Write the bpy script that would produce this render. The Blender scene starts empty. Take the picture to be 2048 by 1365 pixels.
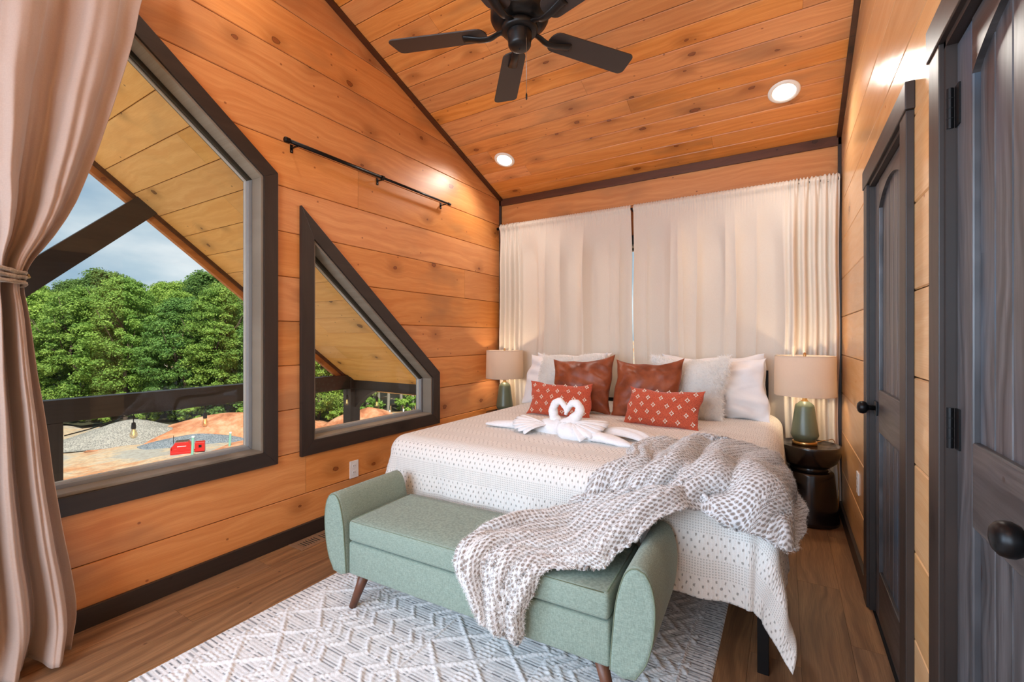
import bpy, bmesh, math, random
import numpy as np
from mathutils import Vector, Matrix, noise as mnoise

random.seed(7)
rng = np.random.default_rng(7)
PI = math.pi
scene = bpy.context.scene
COL = scene.collection

# ------------------------------------------------------------------ camera, sky, sun, lights, exposure
L, R, D = -2.677, 0.353, 4.138          # left wall, right wall, back wall
FRONT = -2.2                            # wall behind the camera
ZC, SL = 2.803, 0.3704                  # ceiling height at the back wall and its slope

cam_d = bpy.data.cameras.new('camera')
cam_d.sensor_width = 36.0
cam_d.lens = 897.5 / 2048 * 36.0
cam_d.shift_y = -7.0 / 2048
cam_d.clip_start = 0.02
cam_d.clip_end = 800
cam = bpy.data.objects.new('camera', cam_d)
COL.objects.link(cam)
cam.location = (0, 0, 1.3)
cam.rotation_euler = (PI / 2, 0, 0.547948)
scene.camera = cam

scene.view_settings.view_transform = 'Standard'
scene.view_settings.look = 'None'
scene.view_settings.gamma = 1
scene.view_settings.use_curve_mapping = False
scene.view_settings.exposure = 0.0


class X:
    """A socket with arithmetic, for writing shader maths briefly."""
    def __init__(s, nt, v): s.nt, s.v = nt, v
    def _m(s, op, o=None, o2=None, rev=False):
        n = s.nt.nodes.new('ShaderNodeMath'); n.operation = op
        a, b = (o, s) if rev else (s, o)
        for i, q in enumerate((a, b, o2)):
            if q is None: continue
            if isinstance(q, X): s.nt.links.new(q.v, n.inputs[i])
            else: n.inputs[i].default_value = q
        return X(s.nt, n.outputs[0])
    def __add__(s, o): return s._m('ADD', o)
    __radd__ = __add__
    def __mul__(s, o): return s._m('MULTIPLY', o)
    __rmul__ = __mul__
    def __sub__(s, o): return s._m('SUBTRACT', o)
    def __rsub__(s, o): return s._m('SUBTRACT', o, rev=True)
    def __truediv__(s, o): return s._m('DIVIDE', o)
    def fract(s): return s._m('FRACT')
    def floor(s): return s._m('FLOOR')
    def sin(s): return s._m('SINE')
    def abs(s): return s._m('ABSOLUTE')
    def gt(s, o): return s._m('GREATER_THAN', o)
    def lt(s, o): return s._m('LESS_THAN', o)
    def pow(s, o): return s._m('POWER', o)
    def max(s, o): return s._m('MAXIMUM', o)
    def min(s, o): return s._m('MINIMUM', o)
    def mod(s, o): return s._m('MODULO', o)
    def smooth(s, a, b):
        n = s.nt.nodes.new('ShaderNodeMapRange'); n.interpolation_type = 'SMOOTHSTEP'
        s.nt.links.new(s.v, n.inputs[0]); n.inputs[1].default_value = a; n.inputs[2].default_value = b
        return X(s.nt, n.outputs[0])


class MAT:
    def __init__(s, name):
        s.m = bpy.data.materials.new(name); s.m.use_nodes = True
        s.nt = s.m.node_tree; s.nt.nodes.clear()
        s.out = s.nt.nodes.new('ShaderNodeOutputMaterial')
        s.b = s.nt.nodes.new('ShaderNodeBsdfPrincipled')
        s.nt.links.new(s.b.outputs[0], s.out.inputs[0])
    def node(s, t, **kw):
        n = s.nt.nodes.new('ShaderNode' + t)
        for k, v in kw.items(): setattr(n, k, v)
        return n
    def put(s, sock, v):
        if isinstance(v, X): s.nt.links.new(v.v, sock)
        elif hasattr(v, 'is_linked'): s.nt.links.new(v, sock)
        else:
            if isinstance(v, (tuple, list)) and len(v) == 3 and sock.type == 'RGBA': v = (*v, 1)
            sock.default_value = v
    def set(s, **kw):
        for k, v in kw.items(): s.put(s.b.inputs[k.replace('_', ' ')], v)
        return s
    def coord(s, kind='Object'):
        n = s.node('TexCoord'); sp = s.node('SeparateXYZ')
        s.nt.links.new(n.outputs[kind], sp.inputs[0])
        return [X(s.nt, o) for o in sp.outputs]
    def rand(s): return X(s.nt, s.node('ObjectInfo').outputs['Random'])
    def vec(s, a, b, c=0.0):
        n = s.node('CombineXYZ')
        for i, q in enumerate((a, b, c)): s.put(n.inputs[i], q)
        return n.outputs[0]
    def noise(s, v, scale=1.0, detail=3.0, rough=.5, dim='3D', dist=0.0):
        n = s.node('TexNoise'); n.noise_dimensions = dim
        if v is not None: s.nt.links.new(v, n.inputs['Vector'])
        n.inputs['Scale'].default_value = scale; n.inputs['Detail'].default_value = detail
        n.inputs['Roughness'].default_value = rough; n.inputs['Distortion'].default_value = dist
        return X(s.nt, n.outputs['Fac'])
    def voro(s, v, scale=1.0, dim='2D', rnd=1.0, feature='F1'):
        n = s.node('TexVoronoi'); n.voronoi_dimensions = dim; n.feature = feature
        s.nt.links.new(v, n.inputs['Vector']); n.inputs['Scale'].default_value = scale
        n.inputs['Randomness'].default_value = rnd
        sp = s.node('SeparateColor'); s.nt.links.new(n.outputs['Color'], sp.inputs[0])
        return X(s.nt, n.outputs['Distance']), [X(s.nt, o) for o in sp.outputs]
    def mix(s, f, a, b, blend='MIX'):
        n = s.node('Mix'); n.data_type = 'RGBA'; n.blend_type = blend
        s.put(n.inputs[0], f); s.put(n.inputs[6], a); s.put(n.inputs[7], b)
        return n.outputs[2]
    def ramp(s, f, *stops):
        n = s.node('ValToRGB'); s.put(n.inputs[0], f)
        e = n.color_ramp.elements
        while len(e) < len(stops): e.new(0.5)
        for el, (p, c) in zip(e, stops): el.position = p; el.color = (*c, 1)
        return n.outputs[0]
    def bump(s, h, strength=.3, dist=.01):
        n = s.node('Bump'); s.put(n.inputs['Height'], h)
        n.inputs['Strength'].default_value = strength; n.inputs['Distance'].default_value = dist
        s.nt.links.new(n.outputs[0], s.b.inputs['Normal']); return s
    def translucent(s, color, amount):
        t = s.node('BsdfTranslucent'); s.put(t.inputs[0], color)
        mx = s.node('MixShader'); mx.inputs[0].default_value = amount
        s.nt.links.new(s.b.outputs[0], mx.inputs[1]); s.nt.links.new(t.outputs[0], mx.inputs[2])
        s.nt.links.new(mx.outputs[0], s.out.inputs[0]); return s


def lin(r, g, b):
    f = lambda c: (c / 255 / 12.92) if c / 255 <= .04045 else ((c / 255 + .055) / 1.055) ** 2.4
    return (f(r), f(g), f(b))


# sky: pale blue with soft grey and white cloud all round
w = bpy.data.worlds.new('sky'); scene.world = w; w.use_nodes = True
nt = w.node_tree; nt.nodes.clear()
wo = nt.nodes.new('ShaderNodeOutputWorld'); bg = nt.nodes.new('ShaderNodeBackground')
nt.links.new(bg.outputs[0], wo.inputs[0])
tc = nt.nodes.new('ShaderNodeTexCoord'); mp = nt.nodes.new('ShaderNodeMapping')
mp.inputs['Scale'].default_value = (1, 1, 2.6)
nt.links.new(tc.outputs['Generated'], mp.inputs[0])
nz = nt.nodes.new('ShaderNodeTexNoise'); nz.inputs['Scale'].default_value = 3.2
nz.inputs['Detail'].default_value = 7; nz.inputs['Roughness'].default_value = .5
nt.links.new(mp.outputs[0], nz.inputs['Vector'])
cr = nt.nodes.new('ShaderNodeValToRGB')
e = cr.color_ramp.elements
e[0].position = .36; e[0].color = (*lin(150, 180, 204), 1)
e[1].position = .68; e[1].color = (*lin(240, 244, 247), 1)
k = e.new(.50); k.color = (*lin(186, 206, 220), 1)
nt.links.new(nz.outputs['Fac'], cr.inputs[0]); nt.links.new(cr.outputs[0], bg.inputs[0])
bg.inputs[1].default_value = 1.1


def light(name, kind, loc, energy, color, rot=(0, 0, 0), **kw):
    d = bpy.data.lights.new(name, kind); d.energy = energy; d.color = color
    for k_, v in kw.items(): setattr(d, k_, v)
    o = bpy.data.objects.new(name, d); COL.objects.link(o); o.location = loc; o.rotation_euler = rot
    return o


SUNDIR = Vector((-0.62, 0.30, -0.72))
light('sun', 'SUN', (0, 0, 30), 5.8, (1, .95, .86),
      SUNDIR.to_track_quat('-Z', 'Y').to_euler(), angle=math.radians(1.5))
# added area lamps, standing in for daylight by the unseen gable and front windows
light('fill_side', 'AREA', (L + .12, -1.0, 1.65), 135, (.58, .78, 1.0), (0, -PI / 2, 0), shape='RECTANGLE', size=1.9, size_y=1.5)
light('fill_front', 'AREA', (-1.2, FRONT + .15, 1.8), 136, (.64, .82, 1.0), (PI / 2, 0, 0), shape='RECTANGLE', size=2.2, size_y=1.8)

# ------------------------------------------------------------------ object helpers
NAMED = {}


def link(name, me, mat=None, parent=None, smooth=False, loc=None):
    o = bpy.data.objects.new(name, me); COL.objects.link(o)
    if mat is not None:
        if isinstance(mat, (list, tuple)):
            for m_ in mat: me.materials.append(m_)
        elif not me.materials: me.materials.append(mat)
    if parent is not None: o.parent = parent
    if loc is not None: o.location = loc
    if smooth:
        me.polygons.foreach_set('use_smooth', [True] * len(me.polygons))
    return o


def mesh(name, verts, faces):
    me = bpy.data.meshes.new(name); me.from_pydata([tuple(v) for v in verts], [], [tuple(f) for f in faces]); me.update()
    return me


def obj(name, verts, faces, mat, parent=None, smooth=False, bevel=0, seg=2):
    o = link(name, mesh(name, verts, faces), mat, parent, smooth)
    if bevel: bev(o, bevel, seg)
    return o


def bev(o, wdt, seg=2):
    b = o.modifiers.new('bevel', 'BEVEL'); b.width = wdt; b.segments = seg; b.limit_method = 'ANGLE'
    b.angle_limit = math.radians(40); b.harden_normals = False
    return o


def empty(name, label, cat, loc=(0, 0, 0), rotz=0, group=None):
    o = bpy.data.objects.new(name, None); COL.objects.link(o); o.location = loc; o.rotation_euler = (0, 0, rotz)
    o.empty_display_size = .1
    return tag(o, label, cat, group)


def tag(o, label=None, cat=None, group=None, kind=None):
    if label: o['label'] = label
    if cat: o['category'] = cat
    if group: o['group'] = group
    if kind: o['kind'] = kind
    return o


def struct(name, label=None):
    o = bpy.data.objects.new(name, None); COL.objects.link(o); o['kind'] = 'structure'
    o.empty_display_size = .1
    if label: o['label'] = label
    return o


def box(x0, x1, y0, y1, z0, z1):
    v = [(x, y, z) for z in (z0, z1) for y in (y0, y1) for x in (x0, x1)]
    f = [(0, 2, 3, 1), (4, 5, 7, 6), (0, 1, 5, 4), (2, 6, 7, 3), (0, 4, 6, 2), (1, 3, 7, 5)]
    return v, f


def prism(poly, f3, d0, d1):
    """extrude a 2D polygon between depth d0 and d1; f3(u, v, d) -> xyz"""
    n = len(poly)
    v = [f3(p[0], p[1], d0) for p in poly] + [f3(p[0], p[1], d1) for p in poly]
    f = [tuple(range(n))[::-1], tuple(range(n, 2 * n))] + [(i, (i + 1) % n, n + (i + 1) % n, n + i) for i in range(n)]
    return v, f


def fixn(o):
    bm = bmesh.new(); bm.from_mesh(o.data); bmesh.ops.recalc_face_normals(bm, faces=bm.faces); bm.to_mesh(o.data); bm.free()
    return o


def lathe(prof, n=32, cx=0, cy=0, cap=True):
    v, f = [], []
    for r, z in prof:
        for i in range(n):
            a = 2 * PI * i / n; v.append((cx + r * math.cos(a), cy + r * math.sin(a), z))
    for j in range(len(prof) - 1):
        for i in range(n):
            k2 = (i + 1) % n; f.append((j * n + i, j * n + k2, (j + 1) * n + k2, (j + 1) * n + i))
    if cap:
        f.append(tuple(range(n))[::-1]); f.append(tuple(range((len(prof) - 1) * n, len(prof) * n)))
    return v, f


def sweep(pts, rad, n=12, cap=True, flat=None, up=Vector((0, 0, 1))):
    """tube along pts; rad scalar or list; flat: list of (a, b) section scales"""
    P = [Vector(p) for p in pts]; m = len(P)
    rad = rad if hasattr(rad, '__len__') else [rad] * m
    v, f = [], []
    prev = None
    for i in range(m):
        t = (P[min(i + 1, m - 1)] - P[max(i - 1, 0)]).normalized()
        if prev is None:
            s = t.cross(up)
            if s.length < 1e-3: s = t.cross(Vector((0, 1, 0)))
            s.normalize()
        else:
            s = prev - t * prev.dot(t)
            s = s.normalized() if s.length > 1e-6 else prev
        prev = s; b = s.cross(t).normalized()
        fa, fb = flat[i] if flat else (1, 1)
        for k_ in range(n):
            a = 2 * PI * k_ / n
            v.append(P[i] + s * (rad[i] * fa * math.cos(a)) + b * (rad[i] * fb * math.sin(a)))
    for i in range(m - 1):
        for k_ in range(n):
            k2 = (k_ + 1) % n; f.append((i * n + k_, i * n + k2, (i + 1) * n + k2, (i + 1) * n + k_))
    if cap: f.append(tuple(range(n))[::-1]); f.append(tuple(range((m - 1) * n, m * n)))
    return v, f


def catmull(pts, n):
    P = np.array(pts, float); m = len(P)
    Q = np.vstack([2 * P[0] - P[1], P, 2 * P[-1] - P[-2]])
    out = []
    for t in np.linspace(0, m - 1, n):
        i = min(int(t), m - 2); u = t - i
        a, b, c, d = Q[i], Q[i + 1], Q[i + 2], Q[i + 3]
        out.append(.5 * ((2 * b) + (c - a) * u + (2 * a - 5 * b + 4 * c - d) * u * u + (3 * b - a - 3 * c + d) * u ** 3))
    return np.array(out)


def grid_mesh(name, V, uv=None, closed_u=False):
    """V: (m, n, 3) array"""
    m, n = V.shape[:2]
    idx = np.arange(m * n).reshape(m, n)
    if closed_u:
        nx = np.roll(idx, -1, axis=1); a, b, c, d = idx[:-1], nx[:-1], nx[1:], idx[1:]
    else:
        a, b, c, d = idx[:-1, :-1], idx[:-1, 1:], idx[1:, 1:], idx[1:, :-1]
    F = np.stack([a, b, c, d], -1).reshape(-1, 4)
    me = bpy.data.meshes.new(name)
    me.vertices.add(m * n); me.vertices.foreach_set('co', V.reshape(-1).astype(np.float32))
    me.loops.add(F.size); me.loops.foreach_set('vertex_index', F.reshape(-1).astype(np.int32))
    me.polygons.add(len(F)); me.polygons.foreach_set('loop_start', np.arange(0, F.size, 4, dtype=np.int32))
    me.polygons.foreach_set('use_smooth', np.ones(len(F), bool))
    me.update(calc_edges=True)
    if uv is not None:
        ul = me.uv_layers.new(name='UVMap')
        ul.data.foreach_set('uv', uv.reshape(-1, 2)[F.reshape(-1)].reshape(-1).astype(np.float32))
    return me


def tri_mesh(name, V, F):
    me = bpy.data.meshes.new(name); k_ = F.shape[1]
    me.vertices.add(len(V)); me.vertices.foreach_set('co', V.reshape(-1).astype(np.float32))
    me.loops.add(F.size); me.loops.foreach_set('vertex_index', F.reshape(-1).astype(np.int32))
    me.polygons.add(len(F)); me.polygons.foreach_set('loop_start', np.arange(0, F.size, k_, dtype=np.int32))
    me.update(calc_edges=True)
    return me


def solid(o, t, offset=-1):
    s = o.modifiers.new('thickness', 'SOLIDIFY'); s.thickness = t; s.offset = offset
    return o


def dup(root, **kw):
    c = root.copy(); COL.objects.link(c)
    for k_, v in kw.items():
        if k_ in ('label', 'group', 'category'): c[k_] = v
        else: setattr(c, k_, v)
    for ch in list(root.children):
        g = dup(ch); g.parent = c; g.matrix_parent_inverse = ch.matrix_parent_inverse
    return c


def sm(a, b, x): t = np.clip((x - a) / (b - a), 0, 1); return t * t * (3 - 2 * t)


# --- 2D clipping
def clip_half(poly, n, c):
    out = []
    for i in range(len(poly)):
        a, b = poly[i], poly[(i + 1) % len(poly)]
        da, db = n[0] * a[0] + n[1] * a[1] - c, n[0] * b[0] + n[1] * b[1] - c
        if da <= 1e-9: out.append(a)
        if (da < -1e-9 and db > 1e-9) or (da > 1e-9 and db < -1e-9):
            t = da / (da - db); out.append((a[0] + (b[0] - a[0]) * t, a[1] + (b[1] - a[1]) * t))
    return out


def area(p): return .5 * sum(p[i][0] * p[(i + 1) % len(p)][1] - p[(i + 1) % len(p)][0] * p[i][1] for i in range(len(p)))


def minus(polys, hole):
    if area(hole) < 0: hole = hole[::-1]
    res = []
    for poly in polys:
        rest = poly
        for i in range(len(hole)):
            a, b = hole[i], hole[(i + 1) % len(hole)]
            n = (b[1] - a[1], -(b[0] - a[0])); c = n[0] * a[0] + n[1] * a[1]
            if len(rest) < 3: break
            o_ = clip_half(rest, (-n[0], -n[1]), -c)
            if len(o_) >= 3 and abs(area(o_)) > 1e-6: res.append(o_)
            rest = clip_half(rest, n, c)
    return res


def planks(parent, name, rows, u0, u1, bounds, holes, f3, mat, joints=None, gap=.0012, ch=.004, dep=.005):
    """rows: list of (z0, z1). bounds: list of half planes (n, c). Each connected strip becomes one object."""
    for r, (z0, z1) in enumerate(rows):
        js = [u0] + sorted(j for j in (joints(r) if joints else []) if u0 < j < u1) + [u1]
        for a, b in zip(js[:-1], js[1:]):
            pieces = []
            for s0, s1 in ((z0 + gap, z0 + gap + ch), (z0 + gap + ch, z1 - gap - ch), (z1 - gap - ch, z1 - gap)):
                ps = [[(a + .0006, s0), (b - .0006, s0), (b - .0006, s1), (a + .0006, s1)]]
                for n, c in bounds: ps = [q for q in (clip_half(p, n, c) for p in ps) if len(q) >= 3]
                for h in holes: ps = minus(ps, h)
                pieces += [p for p in ps if abs(area(p)) > 2e-7]
            if not pieces: continue
            bb = [(min(q[0] for q in p), max(q[0] for q in p), min(q[1] for q in p), max(q[1] for q in p)) for p in pieces]
            grp = list(range(len(pieces)))
            def root(i):
                while grp[i] != i: i = grp[i]
                return i
            for i in range(len(pieces)):
                for j in range(i):
                    A, B = bb[i], bb[j]
                    if A[0] < B[1] + 1e-4 and B[0] < A[1] + 1e-4 and A[2] < B[3] + 1e-4 and B[2] < A[3] + 1e-4:
                        grp[root(i)] = root(j)
            sets = {}
            for i in range(len(pieces)): sets.setdefault(root(i), []).append(pieces[i])
            for ps in sets.values():
                if sum(abs(area(p)) for p in ps) < .0015: continue
                V, F, key = [], [], {}
                for p in ps:
                    fi = []
                    for (u, z) in p:
                        e_ = max(0, (z0 + gap + ch - z) / ch, (z - (z1 - gap - ch)) / ch)
                        k_ = (round(u, 5), round(z, 5))
                        if k_ not in key: key[k_] = len(V); V.append(f3(u, z, -dep * min(1, e_)))
                        if key[k_] not in fi: fi.append(key[k_])
                    if len(fi) >= 3: F.append(tuple(fi))
                # a backing rim so that the board has thickness
                link(name, mesh(name, V, F), mat, parent)


# ------------------------------------------------------------------ materials
def wood(name, ax, base, dark, knot, rough=.36, knots=.5, blot=.5, cross=1.0, var=.16, grain=1.0, spec=.5, blotcol=None):
    """pine boards; ax = (along, across) axes"""
    M = MAT(name); c = M.coord(); rd = M.rand()
    a = c[ax[0]] + rd * 37.0; b = c[ax[1]] * cross + rd * 19.0
    d, col = M.voro(M.vec(a * 2.1, b * 3.0), 1.0)
    has = col[0].gt(1 - knots * .62)
    size = col[1] * col[1] * .060 + .022
    wob = M.noise(M.vec(a * 20.0, b * 40.0), 1.0, 2)
    dd = d + (wob - .5) * (.03 + size * .7)
    d3, c3 = M.voro(M.vec(a * 5.0 + 3.3, b * 6.0), 1.0)
    pin = (1.0 - d3.smooth(.02, .05)) * c3[0].gt(1 - knots * .34)
    kn = ((1.0 - (dd / size).smooth(.55, 1.0)) * has).max(pin)
    ring = (1.0 - ((dd / size) - .82).abs().smooth(.0, .22)) * has
    halo = (1.0 - d.smooth(.02, .34)) * has
    warp = M.noise(M.vec(a * 1.3, b * 3.0), 1.0, 3)
    gcoord = M.vec(a * .9, (b + halo * .035) * 24.0 + warp * 5.0)
    g1 = M.noise(gcoord, 1.0, 3, .55)
    g2 = M.noise(M.vec(a * 7.0, b * 260.0), 1.0, 2)
    rings = ((b * 90.0 + warp * 34.0 + halo * 6.0).sin() * .5 + .5)
    bl = M.noise(M.vec(a * 1.1, b * 2.2, 3.0), 1.0, 3, .6)
    colr = M.mix(g1.smooth(.3, .72) * (.55 * grain), base, dark)
    colr = M.mix(rings.smooth(.35, 1.0) * (.16 * grain), colr, dark)
    colr = M.mix(g2.smooth(.35, .75) * (.34 * grain), colr, dark)
    colr = M.mix(bl.smooth(.50, .74) * blot, colr, blotcol or (base[0] * .52, base[1] * .52, base[2] * .60))
    sm_ = (1.0 - ((d * (.6 + warp)).smooth(.03, .26))) * has
    colr = M.mix(halo * .22 + sm_ * .30, colr, tuple(q * .5 for q in dark))
    colr = M.mix(kn * .75, colr, knot)
    colr = M.mix(ring * .8, colr, tuple(q * .35 for q in knot))
    hs = M.node('HueSaturation'); M.put(hs.inputs['Color'], colr)
    M.put(hs.inputs['Value'], 1.0 - var / 2 + rd * var); M.put(hs.inputs['Saturation'], .96 + (rd * 7.0).fract() * .1)
    M.set(Base_Color=hs.outputs[0], Roughness=rough + .1 * g1, Specular_IOR_Level=spec)
    M.bump(g2 * .4 + g1 * .5 - kn * .3, .12, .002)
    return M.m


PINE, PINED, KNOT = lin(224, 158, 99), lin(194, 116, 60), lin(126, 62, 34)
m_left = wood('pine_left', (1, 2), PINE, PINED, KNOT, knots=.62, blot=.75)
m_back = wood('pine_back', (0, 2), PINE, PINED, KNOT, knots=.55, blot=.6)
m_ceil = wood('pine_ceiling', (0, 1), lin(230, 158, 92), lin(196, 114, 54), KNOT, rough=.34, knots=.85, cross=1.5, blot=.8)
m_right = wood('pine_right', (1, 2), lin(232, 184, 132), lin(212, 156, 102), lin(170, 96, 58), rough=.12, knots=.35, blot=.3, spec=.15)
m_soffit = wood('pine_soffit', (0, 1), lin(252, 206, 132), lin(232, 172, 98), lin(96, 62, 36), rough=.5, knots=.5, blot=.35)
m_rake = wood('pine_rake', (1, 2), lin(205, 134, 70), lin(170, 98, 48), KNOT, rough=.5)
m_floor = wood('vinyl_plank', (1, 0), lin(160, 119, 82), lin(100, 69, 47), lin(74, 50, 36), rough=.42, knots=.12, blot=.35, var=.26, grain=1.5)
m_trim = {}
for nm, ax in (('y', (1, 2)), ('x', (0, 2)), ('z', (2, 1)), ('zx', (2, 0))):
    m_trim[nm] = wood('dark_trim_' + nm, ax, lin(54, 43, 38), lin(34, 27, 24), lin(24, 19, 17), rough=.4, knots=.3, blot=.5, var=.2)
m_trimred = wood('dark_red_trim', (0, 2), lin(98, 54, 30), lin(64, 34, 20), lin(40, 20, 12), rough=.34, knots=.2)
m_trimredy = wood('dark_red_trim_slope', (1, 2), lin(86, 48, 28), lin(56, 30, 19), lin(40, 20, 12), rough=.34, knots=.2)
m_jamb = wood('grey_jamb', (2, 1), lin(150, 142, 130), lin(120, 110, 98), lin(90, 78, 66), rough=.45, knots=.2, blot=.3)
m_jamby = wood('grey_jamb_along', (1, 2), lin(150, 142, 130), lin(120, 110, 98), lin(90, 78, 66), rough=.45, knots=.2, blot=.3)
m_door = wood('stained_door', (2, 1), lin(98, 95, 97), lin(38, 36, 38), lin(52, 32, 25), rough=.34, knots=.22, blot=.9, var=.3, grain=1.6, blotcol=lin(62, 76, 90))
m_doorx = wood('stained_door_rail', (1, 2), lin(88, 82, 80), lin(42, 38, 38), lin(52, 32, 25), rough=.34, knots=.25, blot=.8, var=.3, grain=1.6, blotcol=lin(62, 74, 88))
m_beam = wood('black_beam', (1, 2), lin(48, 40, 36), lin(30, 25, 23), lin(24, 20, 18), rough=.5, knots=.2)
m_beamx = wood('black_beam_across', (0, 2), lin(56, 48, 44), lin(34, 29, 27), lin(24, 20, 18), rough=.5, knots=.2)
m_post = wood('black_post', (2, 1), lin(56, 48, 44), lin(34, 29, 27), lin(24, 20, 18), rough=.5, knots=.2)
m_walnut = wood('walnut_leg', (2, 0), lin(112, 68, 46), lin(84, 48, 32), lin(60, 34, 24), rough=.4, knots=.0)


def plain(name, col, rough=.5, metal=0, noise_amt=0.0, nscale=40, bump=0, **kw):
    M = MAT(name)
    if noise_amt:
        c = M.coord(); n = M.noise(M.vec(*c), nscale, 3)
        M.set(Base_Color=M.mix(n * noise_amt, col, tuple(q * .4 for q in col)))
        if bump: M.bump(n, bump, .003)
    else: M.set(Base_Color=col)
    M.set(Roughness=rough, Metallic=metal, **kw)
    return M.m


def cloth(name, col, col2, scale=900, rough=.85, trans=0.0, transcol=None, weave=.4, sheen=.2, sub=None):
    M = MAT(name); c = M.coord()
    v = M.vec(*c)
    n1 = M.noise(M.vec(c[0] * 900.0, c[1] * 900.0, c[2] * 90.0), scale / 900, 1)
    n2 = M.noise(M.vec(c[0] * 90.0, c[1] * 90.0, c[2] * 900.0), scale / 900, 1)
    big = M.noise(v, 5.0, 3)
    f = ((n1 + n2) * .5).smooth(.36, .64)
    M.set(Base_Color=M.mix(f * weave + big * .12, col, col2), Roughness=rough, Sheen_Weight=sheen)
    M.bump(n1 + n2, .18, .0012)
    if trans: M.translucent(transcol or col, trans)
    return M.m


m_curt = cloth('cream_curtain', lin(243, 234, 221), lin(230, 217, 200), trans=.22, transcol=lin(235, 215, 190))
m_curt2 = cloth('rosy_beige_curtain', lin(190, 166, 153), lin(172, 147, 136), trans=.08)
m_linen = cloth('sage_linen', lin(146, 163, 150), lin(102, 119, 108), scale=900, weave=.7, sheen=.1)
m_linend = cloth('sage_piping', lin(110, 122, 98), lin(90, 102, 84), scale=520, weave=.7)
m_white = cloth('white_cotton', lin(238, 236, 236), lin(226, 224, 226), weave=.3)
m_towel = cloth('white_towel', lin(240, 239, 240), lin(222, 221, 224), scale=420, weave=.6, sheen=.3)
m_rope = cloth('grey_rope', lin(178, 160, 140), lin(120, 104, 90), scale=300, weave=.8)
m_bulbcap = plain('black_plastic', lin(26, 25, 25), .45)
m_black = plain('matt_black_metal', lin(24, 23, 24), .38, .6)
m_fan = plain('oil_bronze', lin(34, 31, 30), .36, .5)
m_blade = plain('dark_blade', lin(60, 50, 46), .5, 0, .2, 30)
m_chain = plain('steel_chain', lin(150, 146, 140), .3, 1)
m_brass = plain('brushed_brass', lin(196, 158, 104), .28, 1)
m_green = plain('sage_ceramic', lin(92, 101, 82), .33, 0, .08, 8)
m_table = plain('espresso_lacquer', lin(24, 17, 17), .22, 0, .2, 6, Coat_Weight=.4, Coat_Roughness=.2)
m_plate = plain('white_plastic', lin(232, 232, 232), .35)
m_slot = plain('outlet_slot', lin(40, 38, 36), .6)
m_vent = plain('tan_register', lin(150, 116, 88), .4, .2)
m_dark = plain('dark_void', lin(14, 12, 11), .9)
m_lamptrim = plain('white_light_trim', lin(240, 236, 228), .5)
m_back = m_back
m_slab = plain('pine_sheathing', lin(120, 70, 38), .8, 0, .3, 8)
m_sash = plain('skylit_grey_sash', lin(152, 158, 164), .42, 0, .25, 12)  # bluish grey paints the sky's light onto these sash sides
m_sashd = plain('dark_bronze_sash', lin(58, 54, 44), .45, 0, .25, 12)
m_caulk = plain('glazing_bead', lin(190, 192, 190), .4)


def emit(name, col, st):
    M = MAT(name); M.set(Base_Color=(0, 0, 0), Emission_Color=col, Emission_Strength=st, Roughness=.6); return M.m


m_glow = emit('downlight_glow', (1, .90, .74), 9)
m_fil = emit('filament', (1, .55, .2), 3.0)

M = MAT('window_glass')
M.nt.nodes.remove(M.b)
g = M.node('BsdfGlossy'); g.inputs['Roughness'].default_value = .01
t = M.node('BsdfTransparent'); t.inputs[0].default_value = (.97, .985, .98, 1)
fr = M.node('LayerWeight'); fr.inputs[0].default_value = .5
mx = M.node('MixShader'); M.put(mx.inputs[0], X(M.nt, fr.outputs['Facing']).pow(5.0) * .6 + .02)
M.nt.links.new(t.outputs[0], mx.inputs[1]); M.nt.links.new(g.outputs[0], mx.inputs[2])
M.nt.links.new(mx.outputs[0], M.out.inputs[0]); m_glass = M.m

M = MAT('bulb_glass')
M.nt.nodes.remove(M.b)
g = M.node('BsdfGlossy'); g.inputs['Roughness'].default_value = .05
t = M.node('BsdfTransparent'); t.inputs[0].default_value = (.95, .86, .70, 1)
fr = M.node('LayerWeight'); fr.inputs[0].default_value = .5
mx = M.node('MixShader'); M.put(mx.inputs[0], X(M.nt, fr.outputs['Facing']).pow(3.0) * .6 + .10)
M.nt.links.new(t.outputs[0], mx.inputs[1]); M.nt.links.new(g.outputs[0], mx.inputs[2])
M.nt.links.new(mx.outputs[0], M.out.inputs[0]); m_bulb = M.m

M = MAT('lamp_shade_linen'); c = M.coord()
n1 = M.noise(M.vec(c[0] * 60.0, c[1] * 60.0, c[2] * 700.0), 1, 1); n2 = M.noise(M.vec(c[0] * 700.0, c[1] * 700.0, c[2] * 60.0), 1, 1)
M.set(Base_Color=M.mix((n1 + n2) * .5, lin(232, 220, 206), lin(214, 200, 184)), Roughness=.9); M.bump(n1 + n2, .1, .001)
M.translucent(lin(244, 224, 200), .30); m_shade = M.m

M = MAT('cognac_leather'); c = M.coord(); v = M.vec(*c)
n = M.noise(v, 9.0, 4, .6); n2, _c = M.voro(v, 320.0, '3D')
M.set(Base_Color=M.ramp(n, (.25, lin(98, 44, 24)), (.5, lin(136, 66, 36)), (.75, lin(158, 84, 50))), Roughness=.3 + .25 * n)
M.bump(n2 * .3 + M.noise(v, 26.0, 4) * 1.0, .25, .004); m_leather = M.m

M = MAT('rust_weave'); c = M.coord('UV')
n1 = M.noise(M.vec(c[0] * 300.0, c[1] * 110.0), 1, 2)
M.set(Base_Color=M.mix(n1.smooth(.3, .7), lin(206, 92, 58), lin(160, 60, 38)), Roughness=.9, Sheen_Weight=.2)
M.bump(n1, .5, .004); m_rust = M.m
m_yarn = plain('cream_yarn', lin(236, 222, 204), .9)

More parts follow.
